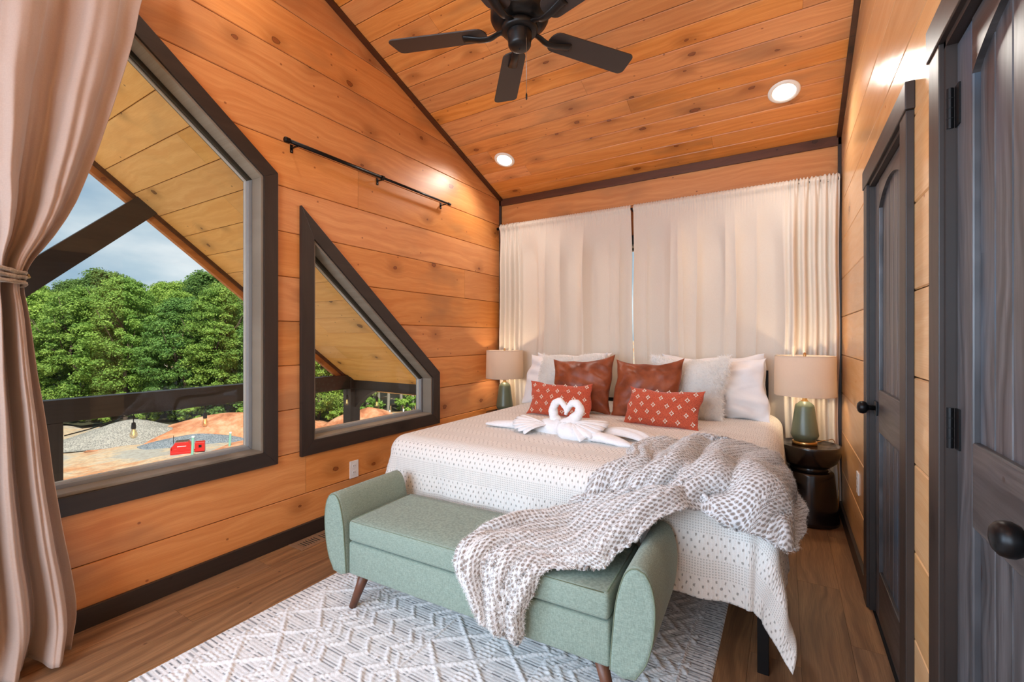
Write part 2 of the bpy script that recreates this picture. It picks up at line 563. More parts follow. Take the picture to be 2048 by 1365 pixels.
M = MAT('bedspread_weave'); c = M.coord('UV')        # uv in metres: u across the bed, v along it
u, v = c[0], c[1]
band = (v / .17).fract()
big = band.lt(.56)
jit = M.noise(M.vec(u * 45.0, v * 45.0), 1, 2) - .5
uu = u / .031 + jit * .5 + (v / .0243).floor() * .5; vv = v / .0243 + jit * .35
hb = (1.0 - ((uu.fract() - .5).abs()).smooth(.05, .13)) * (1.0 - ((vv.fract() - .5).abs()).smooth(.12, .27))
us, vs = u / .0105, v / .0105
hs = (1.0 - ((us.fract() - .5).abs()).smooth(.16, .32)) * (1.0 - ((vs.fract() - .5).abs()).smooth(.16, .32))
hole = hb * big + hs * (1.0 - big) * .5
nn = M.noise(M.vec(u * 260.0, v * 260.0), 1, 2)
M.set(Base_Color=M.mix(hole * .80, M.mix(nn, lin(238, 234, 229), lin(218, 212, 206)), lin(140, 134, 128)), Roughness=.92, Sheen_Weight=.15)  # weave holes get a grey that paints in the shade inside them
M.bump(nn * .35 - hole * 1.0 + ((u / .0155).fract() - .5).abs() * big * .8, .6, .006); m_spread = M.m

M = MAT('plush_throw'); c = M.coord('UV')
d, cc = M.voro(M.vec(c[0] - c[1] * .577, c[1] * 1.155), 58.0, '2D', .22)
nn = M.noise(M.vec(c[0] * 300.0, c[1] * 300.0), 1, 3)
f = (d + (nn - .5) * .34).smooth(.20, .50)
M.set(Base_Color=M.mix(f, M.mix(nn, lin(152, 138, 128), lin(116, 102, 95)), M.mix(nn, lin(232, 231, 232), lin(206, 204, 206))), Roughness=.95, Sheen_Weight=.5)
M.bump(f + nn * .4, .5, .006); m_throw = M.m

M = MAT('throw_fibre'); c = M.coord()
M.set(Base_Color=lin(250, 248, 246), Roughness=.9, Sheen_Weight=.5); M.translucent(lin(250, 248, 246), .22); m_tfib = M.m
M = MAT('ivory_fur'); M.set(Base_Color=lin(252, 250, 246), Roughness=.8, Sheen_Weight=.6); M.translucent(lin(254, 252, 248), .22); m_fur = M.m

M = MAT('rug_wool')
at = M.node('Attribute'); at.attribute_name = 'thread'
c = M.coord(); nn = M.noise(M.vec(*c), 260.0, 3)
M.set(Base_Color=M.mix(X(M.nt, at.outputs['Fac']), M.mix(nn, lin(236, 236, 236), lin(208, 208, 210)), lin(62, 66, 76)), Roughness=.95, Sheen_Weight=.3)
M.bump(nn, .4, .003); m_rug = M.m

# ------------------------------------------------------------------ room shell
def ceil_z(y): return ZC + SL * (D - abs(y))


RIDGE = ZC + SL * D
W1 = [(.10, .61), (1.515, .61), (1.515, 2.264), (.10, 2.264 + .79 * 1.415)]         # big trapezoid window (y, z)
W2 = [(1.847, .623), (3.013, .623), (3.013, .945), (1.847, 1.95)]                    # small triangular window
W4 = [(-1.75, .61), (-.15, .61), (-.15, 3.38), (-1.75, 2.2)]                         # its mirror image on the far slope
W3 = [(-1.9, .80), (-.40, .80), (-.40, 2.16), (-1.9, 2.16)]                          # window behind the bed curtains (x, z)
HIN = .03


def fL(u, z, d): return (L + d, u, z)
def fRt(u, z, d): return (R - d, u, z)
def fB(u, z, d): return (u, D - d, z)


bnd_left = [((SL, 1.0), ZC + SL * D), ((-SL, 1.0), ZC + SL * D)]
wall_left = struct('wall_left')
big = [(FRONT, 0), (D + .15, 0), (D + .15, 5), (FRONT, 5)]
for n_, c_ in [((SL, 1.0), ZC + SL * D + .12), ((-SL, 1.0), ZC + SL * D + .12)]: big = clip_half(big, n_, c_)
polys = [big]
for h in (W1, W2, W4): polys = minus(polys, h)
for p in polys:
    fixn(link('sheathing', mesh('sheathing', *prism(p, fL, -.15, -.012)), m_slab, wall_left))
BH = .2805
J_left = {8: [2.22], 1: [1.80], 3: [-.9], 5: [-.4], 10: [.75], 12: [-.3, 1.6], 9: [-1.2], 6: [3.5], 14: [.4]}
planks(wall_left, 'wall_board', [(k_ * BH, (k_ + 1) * BH) for k_ in range(16)], FRONT, D, bnd_left, [W1, W2, W4], fL, m_left,
       lambda r: J_left.get(r, []))

wall_back = struct('wall_back')
for p in minus([[(L - .15, 0), (R + .15, 0), (R + .15, ZC + .1), (L - .15, ZC + .1)]], W3):
    fixn(link('sheathing', mesh('sheathing', *prism(p, fB, -.15, -.012)), m_slab, wall_back))
planks(wall_back, 'wall_board', [(k_ * .2805, min(ZC, (k_ + 1) * .2805)) for k_ in range(10)], L, R, [], [W3], fB, m_back)

D1 = [(1.996, 0), (2.735, 0), (2.735, 2.035), (1.996, 2.035)]
D2 = [(.775, 0), (1.538, 0), (1.538, 2.045), (.775, 2.045)]
wall_right = struct('wall_right')
polys = [big]
for h in (D1, D2): polys = minus(polys, [(q[0], q[1] - (.01 if q[1] == 0 else 0)) for q in h])
for p in polys:
    fixn(link('sheathing', mesh('sheathing', *prism(p, fRt, -.15, -.012)), m_slab, wall_right))
planks(wall_right, 'wall_board', [(k_ * BH + .05 - BH, (k_ + 1) * BH + .05 - BH) for k_ in range(17)], FRONT, D, bnd_left + [((0, -1.0), 0.0)],
       [[(q[0], q[1] - (.02 if q[1] == 0 else 0)) for q in h] for h in (D1, D2)], fRt, m_right,
       lambda r: {2: [3.2], 10: [1.2], 12: [2.4]}.get(r, []))

wall_front = struct('wall_front')
WF = [(-2.3, .8), (-.1, .8), (-.1, 2.8), (-2.3, 2.8)]  # unseen window opening, added to bring light into the room
for p in minus([[(L - .15, 0), (R + .15, 0), (R + .15, 3.7), (L - .15, 3.7)]], WF):
    fixn(link('wall_panel', mesh('wall_panel', *prism(p, lambda u, z, d: (u, FRONT + d, z), -.15, 0)), m_back, wall_front))

# ceiling: tongue and groove boards along x, on both slopes
ceiling = struct('ceiling')
cs = math.sqrt(1 + SL * SL)


def fC(sgn):
    def f(u, s, d):                       # u = x, s = distance up the slope from the back wall, d = depth into the room
        y = D - s / cs; z = ZC + SL * s / cs
        y -= d * SL / cs; z -= d / cs
        return (u, y * sgn, z)
    return f


v, f = prism([(L - .2, -.2), (R + .2, -.2), (R + .2, D * cs), (L - .2, D * cs)], fC(1), -.14, -.012)
fixn(obj('roof_deck', v, f, m_slab, ceiling))
v, f = prism([(L - .2, 1.5), (R + .2, 1.5), (R + .2, D * cs), (L - .2, D * cs)], fC(-1), -.14, -.0)
fixn(obj('roof_deck', v, f, m_ceil, ceiling))
CB = .1405
nrow = int(D * cs / CB) + 1
planks(ceiling, 'ceiling_board', [(k_ * CB, min(D * cs, (k_ + 1) * CB)) for k_ in range(nrow)], L, R, [], [], fC(1), m_ceil,
       lambda r: [L + ((r * 1.37 + .8) % 3.0)] if r % 3 else [], gap=.0012, ch=.0042, dep=.006)

# floor planks along y
floor = struct('floor')
obj('subfloor', *box(L - .15, R + .15, FRONT - .15, D + .15, -.15, -.006), m_dark, floor)
FW = .182
k_ = 0
xx = L
while xx < R:
    x1 = min(R, xx + FW); y = FRONT - ((k_ * .47) % 1.2)
    while y < D:
        a, b = max(FRONT, y), min(D, y + 1.22)
        if b - a > .02:
            o = obj('floor_board', *box(xx + .0005, x1 - .0005, a + .0005, b - .0005, -.008, 0), m_floor, floor)
        y += 1.22
    xx += FW; k_ += 1

# baseboards and corner trims
def trim(name, v, f, m_, bevel=.002):
    o = obj(name, v, f, m_); o['kind'] = 'structure'; fixn(o)
    if bevel: bev(o, bevel)
    return o


trim('baseboard_left', *box(L, L + .02, FRONT, D, 0, .092), m_trim['y'])
trim('baseboard_right', *box(R - .018, R, 2.83, D, 0, .092), m_trim['y'])
trim('baseboard_back', *box(L + .02, R - .018, D - .018, D, 0, .092), m_trim['x'])
trim('trim_1', *box(L, L + .022, D - .022, D, .09, ZC), m_trim['z'])
trim('trim_2', *box(R - .022, R, D - .022, D, .09, ZC), m_trim['z'])
trim('trim_3', *box(L, R, D - .022, D, ZC - .068, ZC + .004), m_trimred)
v, f = prism([(L, 0), (L + .045, 0), (L + .045, D * cs), (L, D * cs)], fC(1), 0, .02); trim('trim_4', v, f, m_trimredy)
v, f = prism([(R - .03, 0), (R, 0), (R, D * cs), (R - .03, D * cs)], fC(1), 0, .02); trim('trim_5', v, f, m_trimredy)


# windows: casing boards, liner, sash, bead, pane
def inset(poly, d):
    if area(poly) < 0: poly = poly[::-1]
    n = len(poly); out = []
    for i in range(n):
        a, b, c = poly[i - 1], poly[i], poly[(i + 1) % n]
        e1 = Vector((b[0] - a[0], b[1] - a[1])).normalized(); e2 = Vector((c[0] - b[0], c[1] - b[1])).normalized()
        n1, n2 = Vector((-e1.y, e1.x)), Vector((-e2.y, e2.x))
        k2 = n1.dot(n2); m_ = (n1 + n2) / (1 + k2)
        out.append((b[0] + m_.x * d, b[1] + m_.y * d))
    return out


def frame(name, parent, inner, outer, f3, d0, d1, mats, bevel=0):
    n = len(inner)
    for i in range(n):
        q = [inner[i], inner[(i + 1) % n], outer[(i + 1) % n], outer[i]]
        mt = mats[i % len(mats)] if isinstance(mats, (list, tuple)) else mats
        o = fixn(obj(name, *prism(q, f3, d0, d1), mt, parent))
        if bevel: bev(o, bevel)


def window(name, poly, f3, casing=True, cw=.085, mats=None):
    wn = struct(name)
    if area(poly) < 0: poly = poly[::-1]
    if casing: frame('casing', wn, poly, inset(poly, -cw), f3, 0, .025, mats or [m_trim['y'], m_trim['z'], m_trim['y'], m_trim['z']], .002)
    frame('jamb', wn, inset(poly, .014), poly, f3, -.085, .012, [m_jamby, m_jamb, m_jamby, m_jamb], .001)
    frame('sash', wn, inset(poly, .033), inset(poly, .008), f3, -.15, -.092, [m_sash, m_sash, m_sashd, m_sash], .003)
    frame('glazing_bead', wn, inset(poly, .040), inset(poly, .033), f3, -.13, -.112, m_caulk)
    v, f = prism(inset(poly, .036), f3, -.123, -.119); obj('pane', v, f, m_glass, wn)
    return wn


window('window_1', W1, fL)
window('window_2', W2, fL, cw=.092)
window('window_3', W3, fB)
window('window_4', W4, fL)
window('added_window_5', WF, lambda u, z, d: (u, FRONT + d, z))


# doors
def door(n, y0, y1, z1, hinge_far, knob_y, arch=True):
    """opening from y0 to y1 in the right wall, plank door with an arched top panel"""
    dr = struct('door_%d' % n)
    T = .092
    for a, b in ((y1, y1 + T), (y0 - T, y0)):
        fixn(obj('casing', *box(R - .022, R, a, b, 0, z1), m_trim['z'], dr, bevel=.002))
    fixn(obj('head_casing', *box(R - .026, R, y0 - T - .012, y1 + T + .012, z1, z1 + .09), m_trim['y'], dr, bevel=.003))
    fixn(obj('jamb', *box(R - .012, R + .10, y1 - .016, y1 + .001, 0, z1), m_trim['z'], dr))
    fixn(obj('jamb', *box(R - .012, R + .10, y0 - .001, y0 + .016, 0, z1), m_trim['z'], dr))
    fixn(obj('jamb', *box(R - .012, R + .10, y0, y1, z1 - .016, z1 + .001), m_trim['y'], dr))
    a, b = y0 + .019, y1 - .019; S = .105; top = z1 - .02
    xf, xb = R + .008, R + .042                                # front and back of the slab
    ff = lambda u, z, d: (xf + d, u, z)
    fixn(obj('stile', *box(xf, xb, a, a + S, .01, top), m_door, dr, bevel=.004))
    fixn(obj('stile', *box(xf, xb, b - S, b, .01, top), m_door, dr, bevel=.004))
    ia, ib = a + S, b - S
    fixn(obj('rail', *box(xf, xb, ia, ib, .01, .235), m_doorx, dr, bevel=.004))
    fixn(obj('rail', *box(xf, xb, ia, ib, .868, 1.062), m_doorx, dr, bevel=.004))
    N = 20; lo, hi = top - .125, top - .05
    arc = [(ia + (ib - ia) * i / N, lo + (hi - lo) * math.sin(PI * i / N) ** .8) for i in range(N + 1)]
    V, F = [], []
    for (yy, zz) in arc:
        V += [ff(yy, zz, 0), ff(yy, top, 0), ff(yy, zz, xb - xf), ff(yy, top, xb - xf)]
    for i in range(N):
        p, q = i * 4, i * 4 + 4
        F += [(p, p + 1, q + 1, q), (p + 2, q + 2, q + 3, p + 3), (p, q, q + 2, p + 2), (p + 1, p + 3, q + 3, q + 1)]
    F += [(0, 2, 3, 1), (4 * N, 4 * N + 1, 4 * N + 3, 4 * N + 2)]
    fixn(obj('rail', V, F, m_doorx, dr))
    nb = 6; wd = (ib - ia) / nb
    for z0_, z1_ in ((.225, .876), (1.054, hi + .02)):
        for i in range(nb):
            y_ = ia + i * wd
            fixn(obj('panel_board', *box(xf + .013, xb - .006, y_ + .0008, y_ + wd - .0008, z0_, z1_), m_door, dr, bevel=.0035, seg=1))
    # stop behind the slab so no light leaks
    fixn(obj('backing', *box(xb + .002, xb + .02, y0, y1, 0, z1), m_dark, dr))
    hy = (y1 - .018) if hinge_far else (y0 + .018)
    sg = -1 if hinge_far else 1
    for hz in ((1.87, 1.075, .25)):
        hg = obj('hinge', *lathe([(.0075, hz - .05), (.0075, hz + .05)], 12, R - .004, hy + sg * -.004), m_black, dr, smooth=False)
        fixn(obj('hinge_leaf', *box(R + .004, R + .0078, min(hy, hy + sg * .03), max(hy, hy + sg * .03), hz - .05, hz + .05), m_black, hg))
        for kk in range(3):
            zz = hz - .05 + .025 * (kk + 1)
            obj('knuckle_ring', *lathe([(.0081, zz - .001), (.0081, zz + .001)], 12, R - .004, hy + sg * -.004), m_dark, hg)
    # knob on a square rose
    kz = .972
    rose = fixn(obj('rose', *box(xf - .008, xf, knob_y - .032, knob_y + .032, kz - .032, kz + .032), m_black, dr, bevel=.002))
    pr = [(.011, 0), (.011, .022), (.014, .026), (.024, .031), (.029, .040), (.0295, .048), (.027, .057), (.019, .064), (.008, .067), (.0005, .0675)]
    v, f = lathe(pr, 28)
    v = [(xf - .008 - q[2], knob_y + q[0], kz + q[1]) for q in v]
    fixn(obj('knob', v, f, m_black, dr, True))
    return dr


door(1, 1.996, 2.735, 2.035, False, 2.66)
door(2, .775, 1.538, 2.045, True, 1.04 - .0)

# ------------------------------------------------------------------ wall and ceiling fittings
def tube(name, pts, r, mat, parent=None, n=12, **kw):
    v, f = sweep(pts, r, n, **kw); return fixn(obj(name, v, f, mat, parent, True))


# curtain rod left bare on the gable wall
rod = empty('curtain_rod', 'bare black telescoping curtain rod mounted on the pine gable wall above the triangular window', 'curtain rod', (L + .06, 2.4, 2.515))
RX = 0
tube('rod', [(0, -.76, 0), (0, .0, 0)], .0125, m_black, rod)
tube('inner_rod', [(0, .0, 0), (0, .79, 0)], .0095, m_black, rod)
for y_, r_ in ((-.765, .017), (.79, .013)):
    v, f = sweep([(0, y_ - .018, 0), (0, y_ - .014, 0), (0, y_ + .014, 0), (0, y_ + .018, 0)], [r_ * .8, r_, r_, r_ * .8], 16)
    fixn(obj('end_cap', v, f, m_black, rod))
v, f = sweep([(0, -.012, 0), (0, .012, 0)], .016, 16); fixn(obj('collar', v, f, m_black, rod))
for y_ in (-.70, .0, .74):
    pl = fixn(obj('bracket', *box(-.06, -.056, y_ - .010, y_ + .010, -.045, .008), m_black, rod, bevel=.001))
    fixn(obj('bracket_arm', *box(-.058, .004, y_ - .007, y_ + .007, -.018, -.0125), m_black, pl, bevel=.001))
    fixn(obj('screw', *lathe([(.004, 0), (.003, .002)], 8), m_chain, pl)).matrix_local = Matrix.Translation((-.056, y_, -.034)) @ Matrix.Rotation(PI / 2, 4, 'Y')

# recessed lights
def slope_frame(x, y):
    t = Vector((0, 1, -SL)).normalized(); n = Vector((0, -SL, -1)).normalized()   # n points into the room
    return Matrix(((1, 0, 0, 0), (0, 1, 0, 0), (0, 0, 1, 0), (0, 0, 0, 1))), t, n


def downlight(x, y, label, power=41, dispose=True):
    z = ceil_z(y)
    n = Vector((0, -SL if y > 0 else SL, -1)).normalized()
    q = Vector((0, 0, -1)).rotation_difference(n)
    o = empty('recessed_light', label, 'light', (x, y, z), 0, 'recessed ceiling lights')
    o.rotation_mode = 'QUATERNION'; o.rotation_quaternion = q
    v, f = lathe([(.070, -.004), (.074, -.009), (.088, -.008), (.098, -.003), (.098, .001), (.066, .001)], 40, cap=False)
    fixn(obj('trim_ring', v, f, m_lamptrim, o, True))
    v, f = lathe([(.0005, -.0075), (.05, -.0068), (.071, -.004), (.071, .0)], 40); fixn(obj('diffuser', v, f, m_glow, o, True))
    s = light('downlight', 'SPOT', (0, 0, -.03), power, (1, .95, .87), spot_size=math.radians(150), spot_blend=.7, shadow_soft_size=.07)
    s.parent = o
    return o


downlight(-2.291, 3.617, 'small round recessed ceiling light at the left end of the pine ceiling')
downlight(-.011, 3.617, 'round recessed ceiling light above the right side of the bed')
downlight(-2.291, 1.2, 'unseen recessed ceiling light behind the fan, added to brighten the room')  # extra lamp out of view, added for more light
downlight(-1.1, -1.4, 'unseen recessed ceiling light on the far slope, added to brighten the room')  # extra lamp behind the camera, added for more light

# outlets
def outlet(name, label, pos, f3):
    o = empty(name, label, 'outlet', pos)
    v, f = prism([(-.038, -.062), (.038, -.062), (.038, .062), (-.038, .062)], f3, 0, .006); bev(fixn(obj('cover_plate', v, f, m_plate, o)), .002)
    for s in (-1, 1):
        pts = [(.017 * math.cos(a) * 1.0, s * .024 + max(-.0135, min(.0135, .017 * math.sin(a)))) for a in np.linspace(0, 2 * PI, 20, endpoint=False)]
        v, f = prism(pts, f3, .004, .0075); r_ = fixn(obj('receptacle', v, f, m_plate, o))
        for dx in (-.006, .006):
            v, f = prism([(dx - .0012, s * .024 - .003), (dx + .0012, s * .024 - .003), (dx + .0012, s * .024 + .006), (dx - .0012, s * .024 + .006)], f3, .007, .0079)
            fixn(obj('slot', v, f, m_slot, r_))
    return o


outlet('wall_outlet', 'white duplex outlet below the triangular window, beside the bench', (L, 2.182, .345), lambda u, z, d: (d, u, z))
outlet('wall_outlet', 'white outlet on the right wall beyond the far door', (R, 3.209, .47), lambda u, z, d: (-d, u, z))

# floor register
vt = empty('floor_register', 'tan metal floor register in the planks along the left baseboard', 'vent', (L + .098, 1.83, 0))
frame('rim', vt, [(-.036, -.13), (.036, -.13), (.036, .13), (-.036, .13)], [(-.068, -.165), (.068, -.165), (.068, .165), (-.068, .165)], lambda u, z, d: (u, z, d), 0, .005, m_vent, .0015)
obj('void', *box(-.038, .038, -.132, .132, .0002, .0008), m_dark, vt)
for i in range(14):
    y_ = -.121 + i * .0187
    obj('louver', *box(-.037, .037, y_ - .004, y_ + .004, .0008, .0042), m_vent, vt)
obj('divider', *box(-.037, .037, -.012, .012, .0008, .0046), m_vent, vt)

# ------------------------------------------------------------------ ceiling fan
FX, FY, FZ = -1.11, 1.89, 2.80
fan = empty('ceiling_fan', 'black five-blade ceiling fan hanging from the pine ceiling', 'fan', (FX, FY, FZ))
v, f = lathe([(.018, .10), (.018, ceil_z(FY) - FZ - .03)], 16); fixn(obj('downrod', v, f, m_fan, fan, True))
top = ceil_z(FY) - FZ
v, f = lathe([(.022, top - .16), (.05, top - .14), (.075, top - .08), (.08, top + .02), (.08, top + .04)], 32); fixn(obj('canopy', v, f, m_fan, fan, True))
v, f = lathe([(.03, .235), (.055, .225), (.075, .205), (.085, .18), (.115, .165), (.135, .14), (.142, .10), (.142, .055), (.134, .040), (.118, .032), (.11, .025), (.085, .022)], 48)
fixn(obj('motor_housing', v, f, m_fan, fan, True))
v, f = lathe([(.082, .024), (.088, .015), (.088, -.006), (.080, -.012), (.06, -.014)], 40); fixn(obj('flywheel', v, f, m_fan, fan, True))
v, f = lathe([(.060, .0), (.060, -.045), (.056, -.055), (.056, -.072), (.050, -.082), (.036, -.088), (.0, -.089)], 40, cap=False); fixn(obj('switch_cup', v, f, m_fan, fan, True))
v, f = lathe([(.004, -.092), (.004, -.088)], 8); fixn(obj('cup_screw', v, f, m_dark, fan))
pc = tube('pull_chain', [(.045, -.03, -.055), (.058, -.038, -.062), (.062, -.041, -.08), (.062, -.041, -.34)], .0012, m_chain, fan, 6)
v, f = lathe([(.001, -.375), (.004, -.37), (.0045, -.35), (.001, -.34)], 10, .062, -.041); fixn(obj('pull_bob', v, f, m_fan, pc, True))
for i in range(5):
    th = math.radians(200.4 - 72 * i)
    Rm = Matrix.Rotation(th, 4, 'Z')
    tilt = Matrix.Rotation(math.radians(-8.5), 4, 'X')
    # blade outline, x outward
    out = []
    r0, r1 = .165, .665
    w0, w1 = .062, .071
    for a in np.linspace(PI / 2, 3 * PI / 2, 11): out.append((r0 + .045 + .045 * math.cos(a) * 1.0, w0 * math.sin(a)))
    cr_ = .03
    for a in np.linspace(-PI / 2, 0, 6): out.append((r1 - cr_ - .012 + cr_ * math.cos(a), -w1 + cr_ + cr_ * math.sin(a)))
    for a in np.linspace(0, PI / 2, 6): out.append((r1 - cr_ + cr_ * math.cos(a), w1 - cr_ + cr_ * math.sin(a)))
    v, f = prism(out, lambda u, z, d: tuple(Rm @ (tilt @ Vector((u, z, d)))), -.003, .003)
    bev(fixn(obj('blade', v, f, m_blade, fan)), .001)
    pts = [Vector((.075, 0, .004)), Vector((.11, 0, -.004)), Vector((.15, 0, -.022)), Vector((.20, 0, -.022)), Vector((.25, 0, -.012)), Vector((.285, 0, -.0065))]
    pts = [Rm @ p for p in catmull([tuple(p) for p in pts], 18)] if False else [Rm @ Vector(p) for p in catmull([tuple(p) for p in pts], 18)]
    v, f = sweep(pts, [.013 + .010 * (k_ / 17) for k_ in range(18)], 10, flat=[(1.15, .42)] * 18)
    fixn(obj('blade_iron', v, f, m_fan, fan, True))

# ------------------------------------------------------------------ curtains
def curtain(name, label, x0, x1, ends, mat, y=4.055, ztop=2.507, zbot=.03, seed=1, group=None, parts=True):
    """flat-hung rod pocket panel along x; ends: list of (x centre, half width) where the cloth is bunched"""
    r = np.random.default_rng(seed)
    n = int((x1 - x0) / .004); m = 110
    x = np.linspace(x0, x1, n); z = ztop - (ztop - zbot) * (np.linspace(0, 1, m) ** 1.15)
    X_, Z_ = np.meshgrid(x, z)
    t = (ztop - Z_) / (ztop - zbot)
    off = np.zeros_like(X_)
    # broad soft folds that grow downward
    for lam, amp in ((.40, .040), (.19, .052), (.115, .026)):
        ph = r.uniform(0, 6.3); ph2 = r.uniform(0, 6.3)
        wv = np.sin(2 * PI * X_ / lam + ph + .5 * np.sin(X_ * 3.1 + ph2) + .12 * np.sin(t * 4 + ph))
        off += amp * sm(.012, .22, t) * (1 - 2 * np.abs(np.sin(PI * .5 * (X_ / lam + ph) + .4 * np.sin(X_ * 3.1 + ph2) + .06 * np.sin(t * 4 + ph))) ** .8) * .8
    g = np.zeros_like(X_)
    for cx, hw in ends: g = np.maximum(g, np.clip(1.2 - np.abs(X_ - cx) / hw, 0, 1))
    g = np.clip(g * 3, 0, 1)
    ph = r.uniform(0, 6.3)
    wv = np.sin(2 * PI * X_ / .062 + ph + 1.3 * np.sin(X_ * 9 + ph) + .25 * np.sin(3 * t + X_ * 8))
    off = off * (1 - .6 * g) + g * .027 * np.clip(t * 5 + .15, 0, 1) * np.sign(wv) * np.abs(wv) ** .7
    # rod pocket: fine gathers, a bulge around the rod, a ruffle above it
    pock = np.exp(-((t) / .035) ** 2)
    wv = np.sin(2 * PI * X_ / .021 + 2.0 * np.sin(X_ * 17) + ph) + .6 * np.sin(2 * PI * X_ / .034 + 1.5 * np.sin(X_ * 11))
    off += (.0028 + .006 * g) * wv * np.exp(-(t / .05) ** 2)
    bulge = np.exp(-((ztop - .033 - Z_) / .018) ** 2) * .021
    Y_ = y - off - bulge
    Zt = Z_ + (.003 + .004 * g) * np.sin(2 * PI * X_ / .024 + 2 * np.sin(X_ * 13)) * np.clip(1 - t / .03, 0, 1)
    # small creases
    Y_ += .0016 * np.sin(X_ * 60 + Z_ * 50 + 3 * np.sin(Z_ * 23)) * np.sin(Z_ * 37 + X_ * 11) * np.clip(t * 3, 0, 1)
    Y_ = np.where(Y_ > 4.09, 4.09 + .02 * np.tanh((Y_ - 4.09) / .02), Y_)
    # bunched edges pull in a little below the rod
    V = np.stack([X_ + .012 * np.sin(Z_ * 5 + X_ * 3) * t, Y_, Zt], -1)
    uv = np.stack([X_, Z_], -1)
    o = link(name, grid_mesh(name, V, uv), mat)
    solid(o, .0016, 0)
    return tag(o, label, 'curtain', group)


curtain('curtain', 'cream curtain panel behind the left half of the bed, left of the gap of daylight', -2.625, -1.205, [(-2.52, .13)], m_curt, seed=3)
curtain('curtain', 'wide cream curtain panel with a bunched right end, behind the right half of the bed', -1.183, .338, [(.19, .17)], m_curt, seed=8)
rd2 = empty('curtain_rod', 'black curtain rod carrying the two cream curtains behind the bed', 'curtain rod', (-1.15, 4.06, 2.472))
tube('rod', [(-1.50, 0, 0), (1.485, 0, 0)], .0095, m_black, rd2)
for x_ in (-1.505, 1.485):
    fixn(obj('end_cap', *sweep([(x_ - .008, 0, 0), (x_ + .008, 0, 0)], .015, 14), m_black, rd2))
for x_ in (-1.44, -.045, 1.42):
    b_ = fixn(obj('bracket', *box(x_ - .01, x_ + .01, .072, .078, -.05, .01), m_black, rd2))
    fixn(obj('bracket_arm', *box(x_ - .007, x_ + .007, -.004, .075, -.018, -.012), m_black, b_))

# the tied-back curtain at the big window
def tied_curtain():
    # right edge (y, z) of the cloth, top to bottom, and left edge
    Rg = [(.965, 3.30), (.93, 3.08), (.868, 2.838), (.84, 2.64), (.787, 2.39), (.719, 2.102), (.64, 1.826), (.553, 1.647), (.485, 1.545), (.512, 1.408), (.535, 1.154), (.56, .954), (.581, .73), (.612, .478), (.640, .30), (.652, .16), (.645, .08), (.62, .02)]
    zr = np.array([q[1] for q in Rg])[::-1]; yr = np.array([q[0] for q in Rg])[::-1]
    Lf = [(-.55, 3.30), (-.50, 2.8), (-.36, 2.3), (-.12, 1.9), (.10, 1.68), (.205, 1.545), (.19, 1.40), (.14, 1.1), (.08, .8), (.03, .4), (.0, .02)]
    zl = np.array([q[1] for q in Lf])[::-1]; yl = np.array([q[0] for q in Lf])[::-1]
    m, n = 170, 420
    z = np.linspace(3.30, .02, m); s = np.linspace(0, 1, n)
    S, Z = np.meshgrid(s, z)
    a, b = np.interp(z, zl, yl)[:, None], np.interp(z, zr, yr)[:, None]
    k3 = np.ones(9) / 9
    b = np.convolve(np.pad(b[:, 0], 4, 'edge'), k3, 'valid')[:, None]
    Y = a + (b - a) * S
    wdt = (b - a)
    pinch = np.exp(-((Z - 1.54) / .16) ** 2)
    amp = np.clip(.075 - .028 * wdt, .02, .06) * (1 - .15 * pinch)
    up = np.clip((Z - 1.54) / 1.7, 0, 1); dn = np.clip((1.54 - Z) / 1.5, 0, 1)
    ph = 2 * PI * (6.0 * S) + 1.1 * np.sin(5 * S + .6) + .35 * np.sin(2.2 * Z + 6 * S)
    wv = np.sin(ph)
    fold = np.sign(wv) * np.abs(wv) ** .55
    wv2 = np.sin(2 * PI * 13 * S + 1.7 * np.sin(7 * S) + .6 * np.sin(1.7 * Z))
    x = -2.515 + amp * fold + .010 * wv2 * (1 - .55 * up) + .004 * np.sin(2 * PI * 31 * S + Z * 2) * (1 - up)
    # the outer right edge lies flatter
    e_ = np.clip((S - .90) / .1, 0, 1)
    x = x * (1 - .6 * e_) + (-2.50) * .6 * e_
    # crumples above the tie and creases
    x += .004 * np.sin(Y * 50 + Z * 28) * np.sin(Z * 33 + S * 20) * np.exp(-((Z - 1.75) / .25) ** 2)
    x += .0025 * np.sin(Z * 21 + 30 * S) * np.sin(S * 17 + Z * 9)
    x = np.maximum(x, L + .032)
    # gathered roundness at the tie
    x += pinch * .05 * np.sin(PI * S)
    # hem flare
    hem = np.clip((.35 - Z) / .35, 0, 1) ** 2
    x += hem * .05 * np.sin(2 * PI * 4.5 * S + 1) * (1 - e_) + hem * .02
    x = np.clip(x, L + .03, -2.33)
    V = np.stack([x, Y, Z], -1)
    o = link('tied_curtain', grid_mesh('tied_curtain', V, np.stack([Y, Z], -1)), m_curt2)
    solid(o, .0018, 0)
    return tag(o, 'floor-length rosy beige curtain tied back with a rope beside the big trapezoid window', 'curtain')


tied_curtain()
tr = empty('curtain_rod', 'black curtain rod above the big window', 'curtain rod', (-2.515, .2, 3.30))
tube('rod', [(0, -.85, 0), (0, .95, 0)], .0125, m_black, tr)
for y_ in (-.8, .9):
    b_ = fixn(obj('bracket', *box(L + 2.515, L + 2.521, y_ - .01, y_ + .01, -.04, .01), m_black, tr))
    fixn(obj('bracket_arm', *box(L + 2.518, .004, y_ - .007, y_ + .007, -.018, -.0125), m_black, b_))

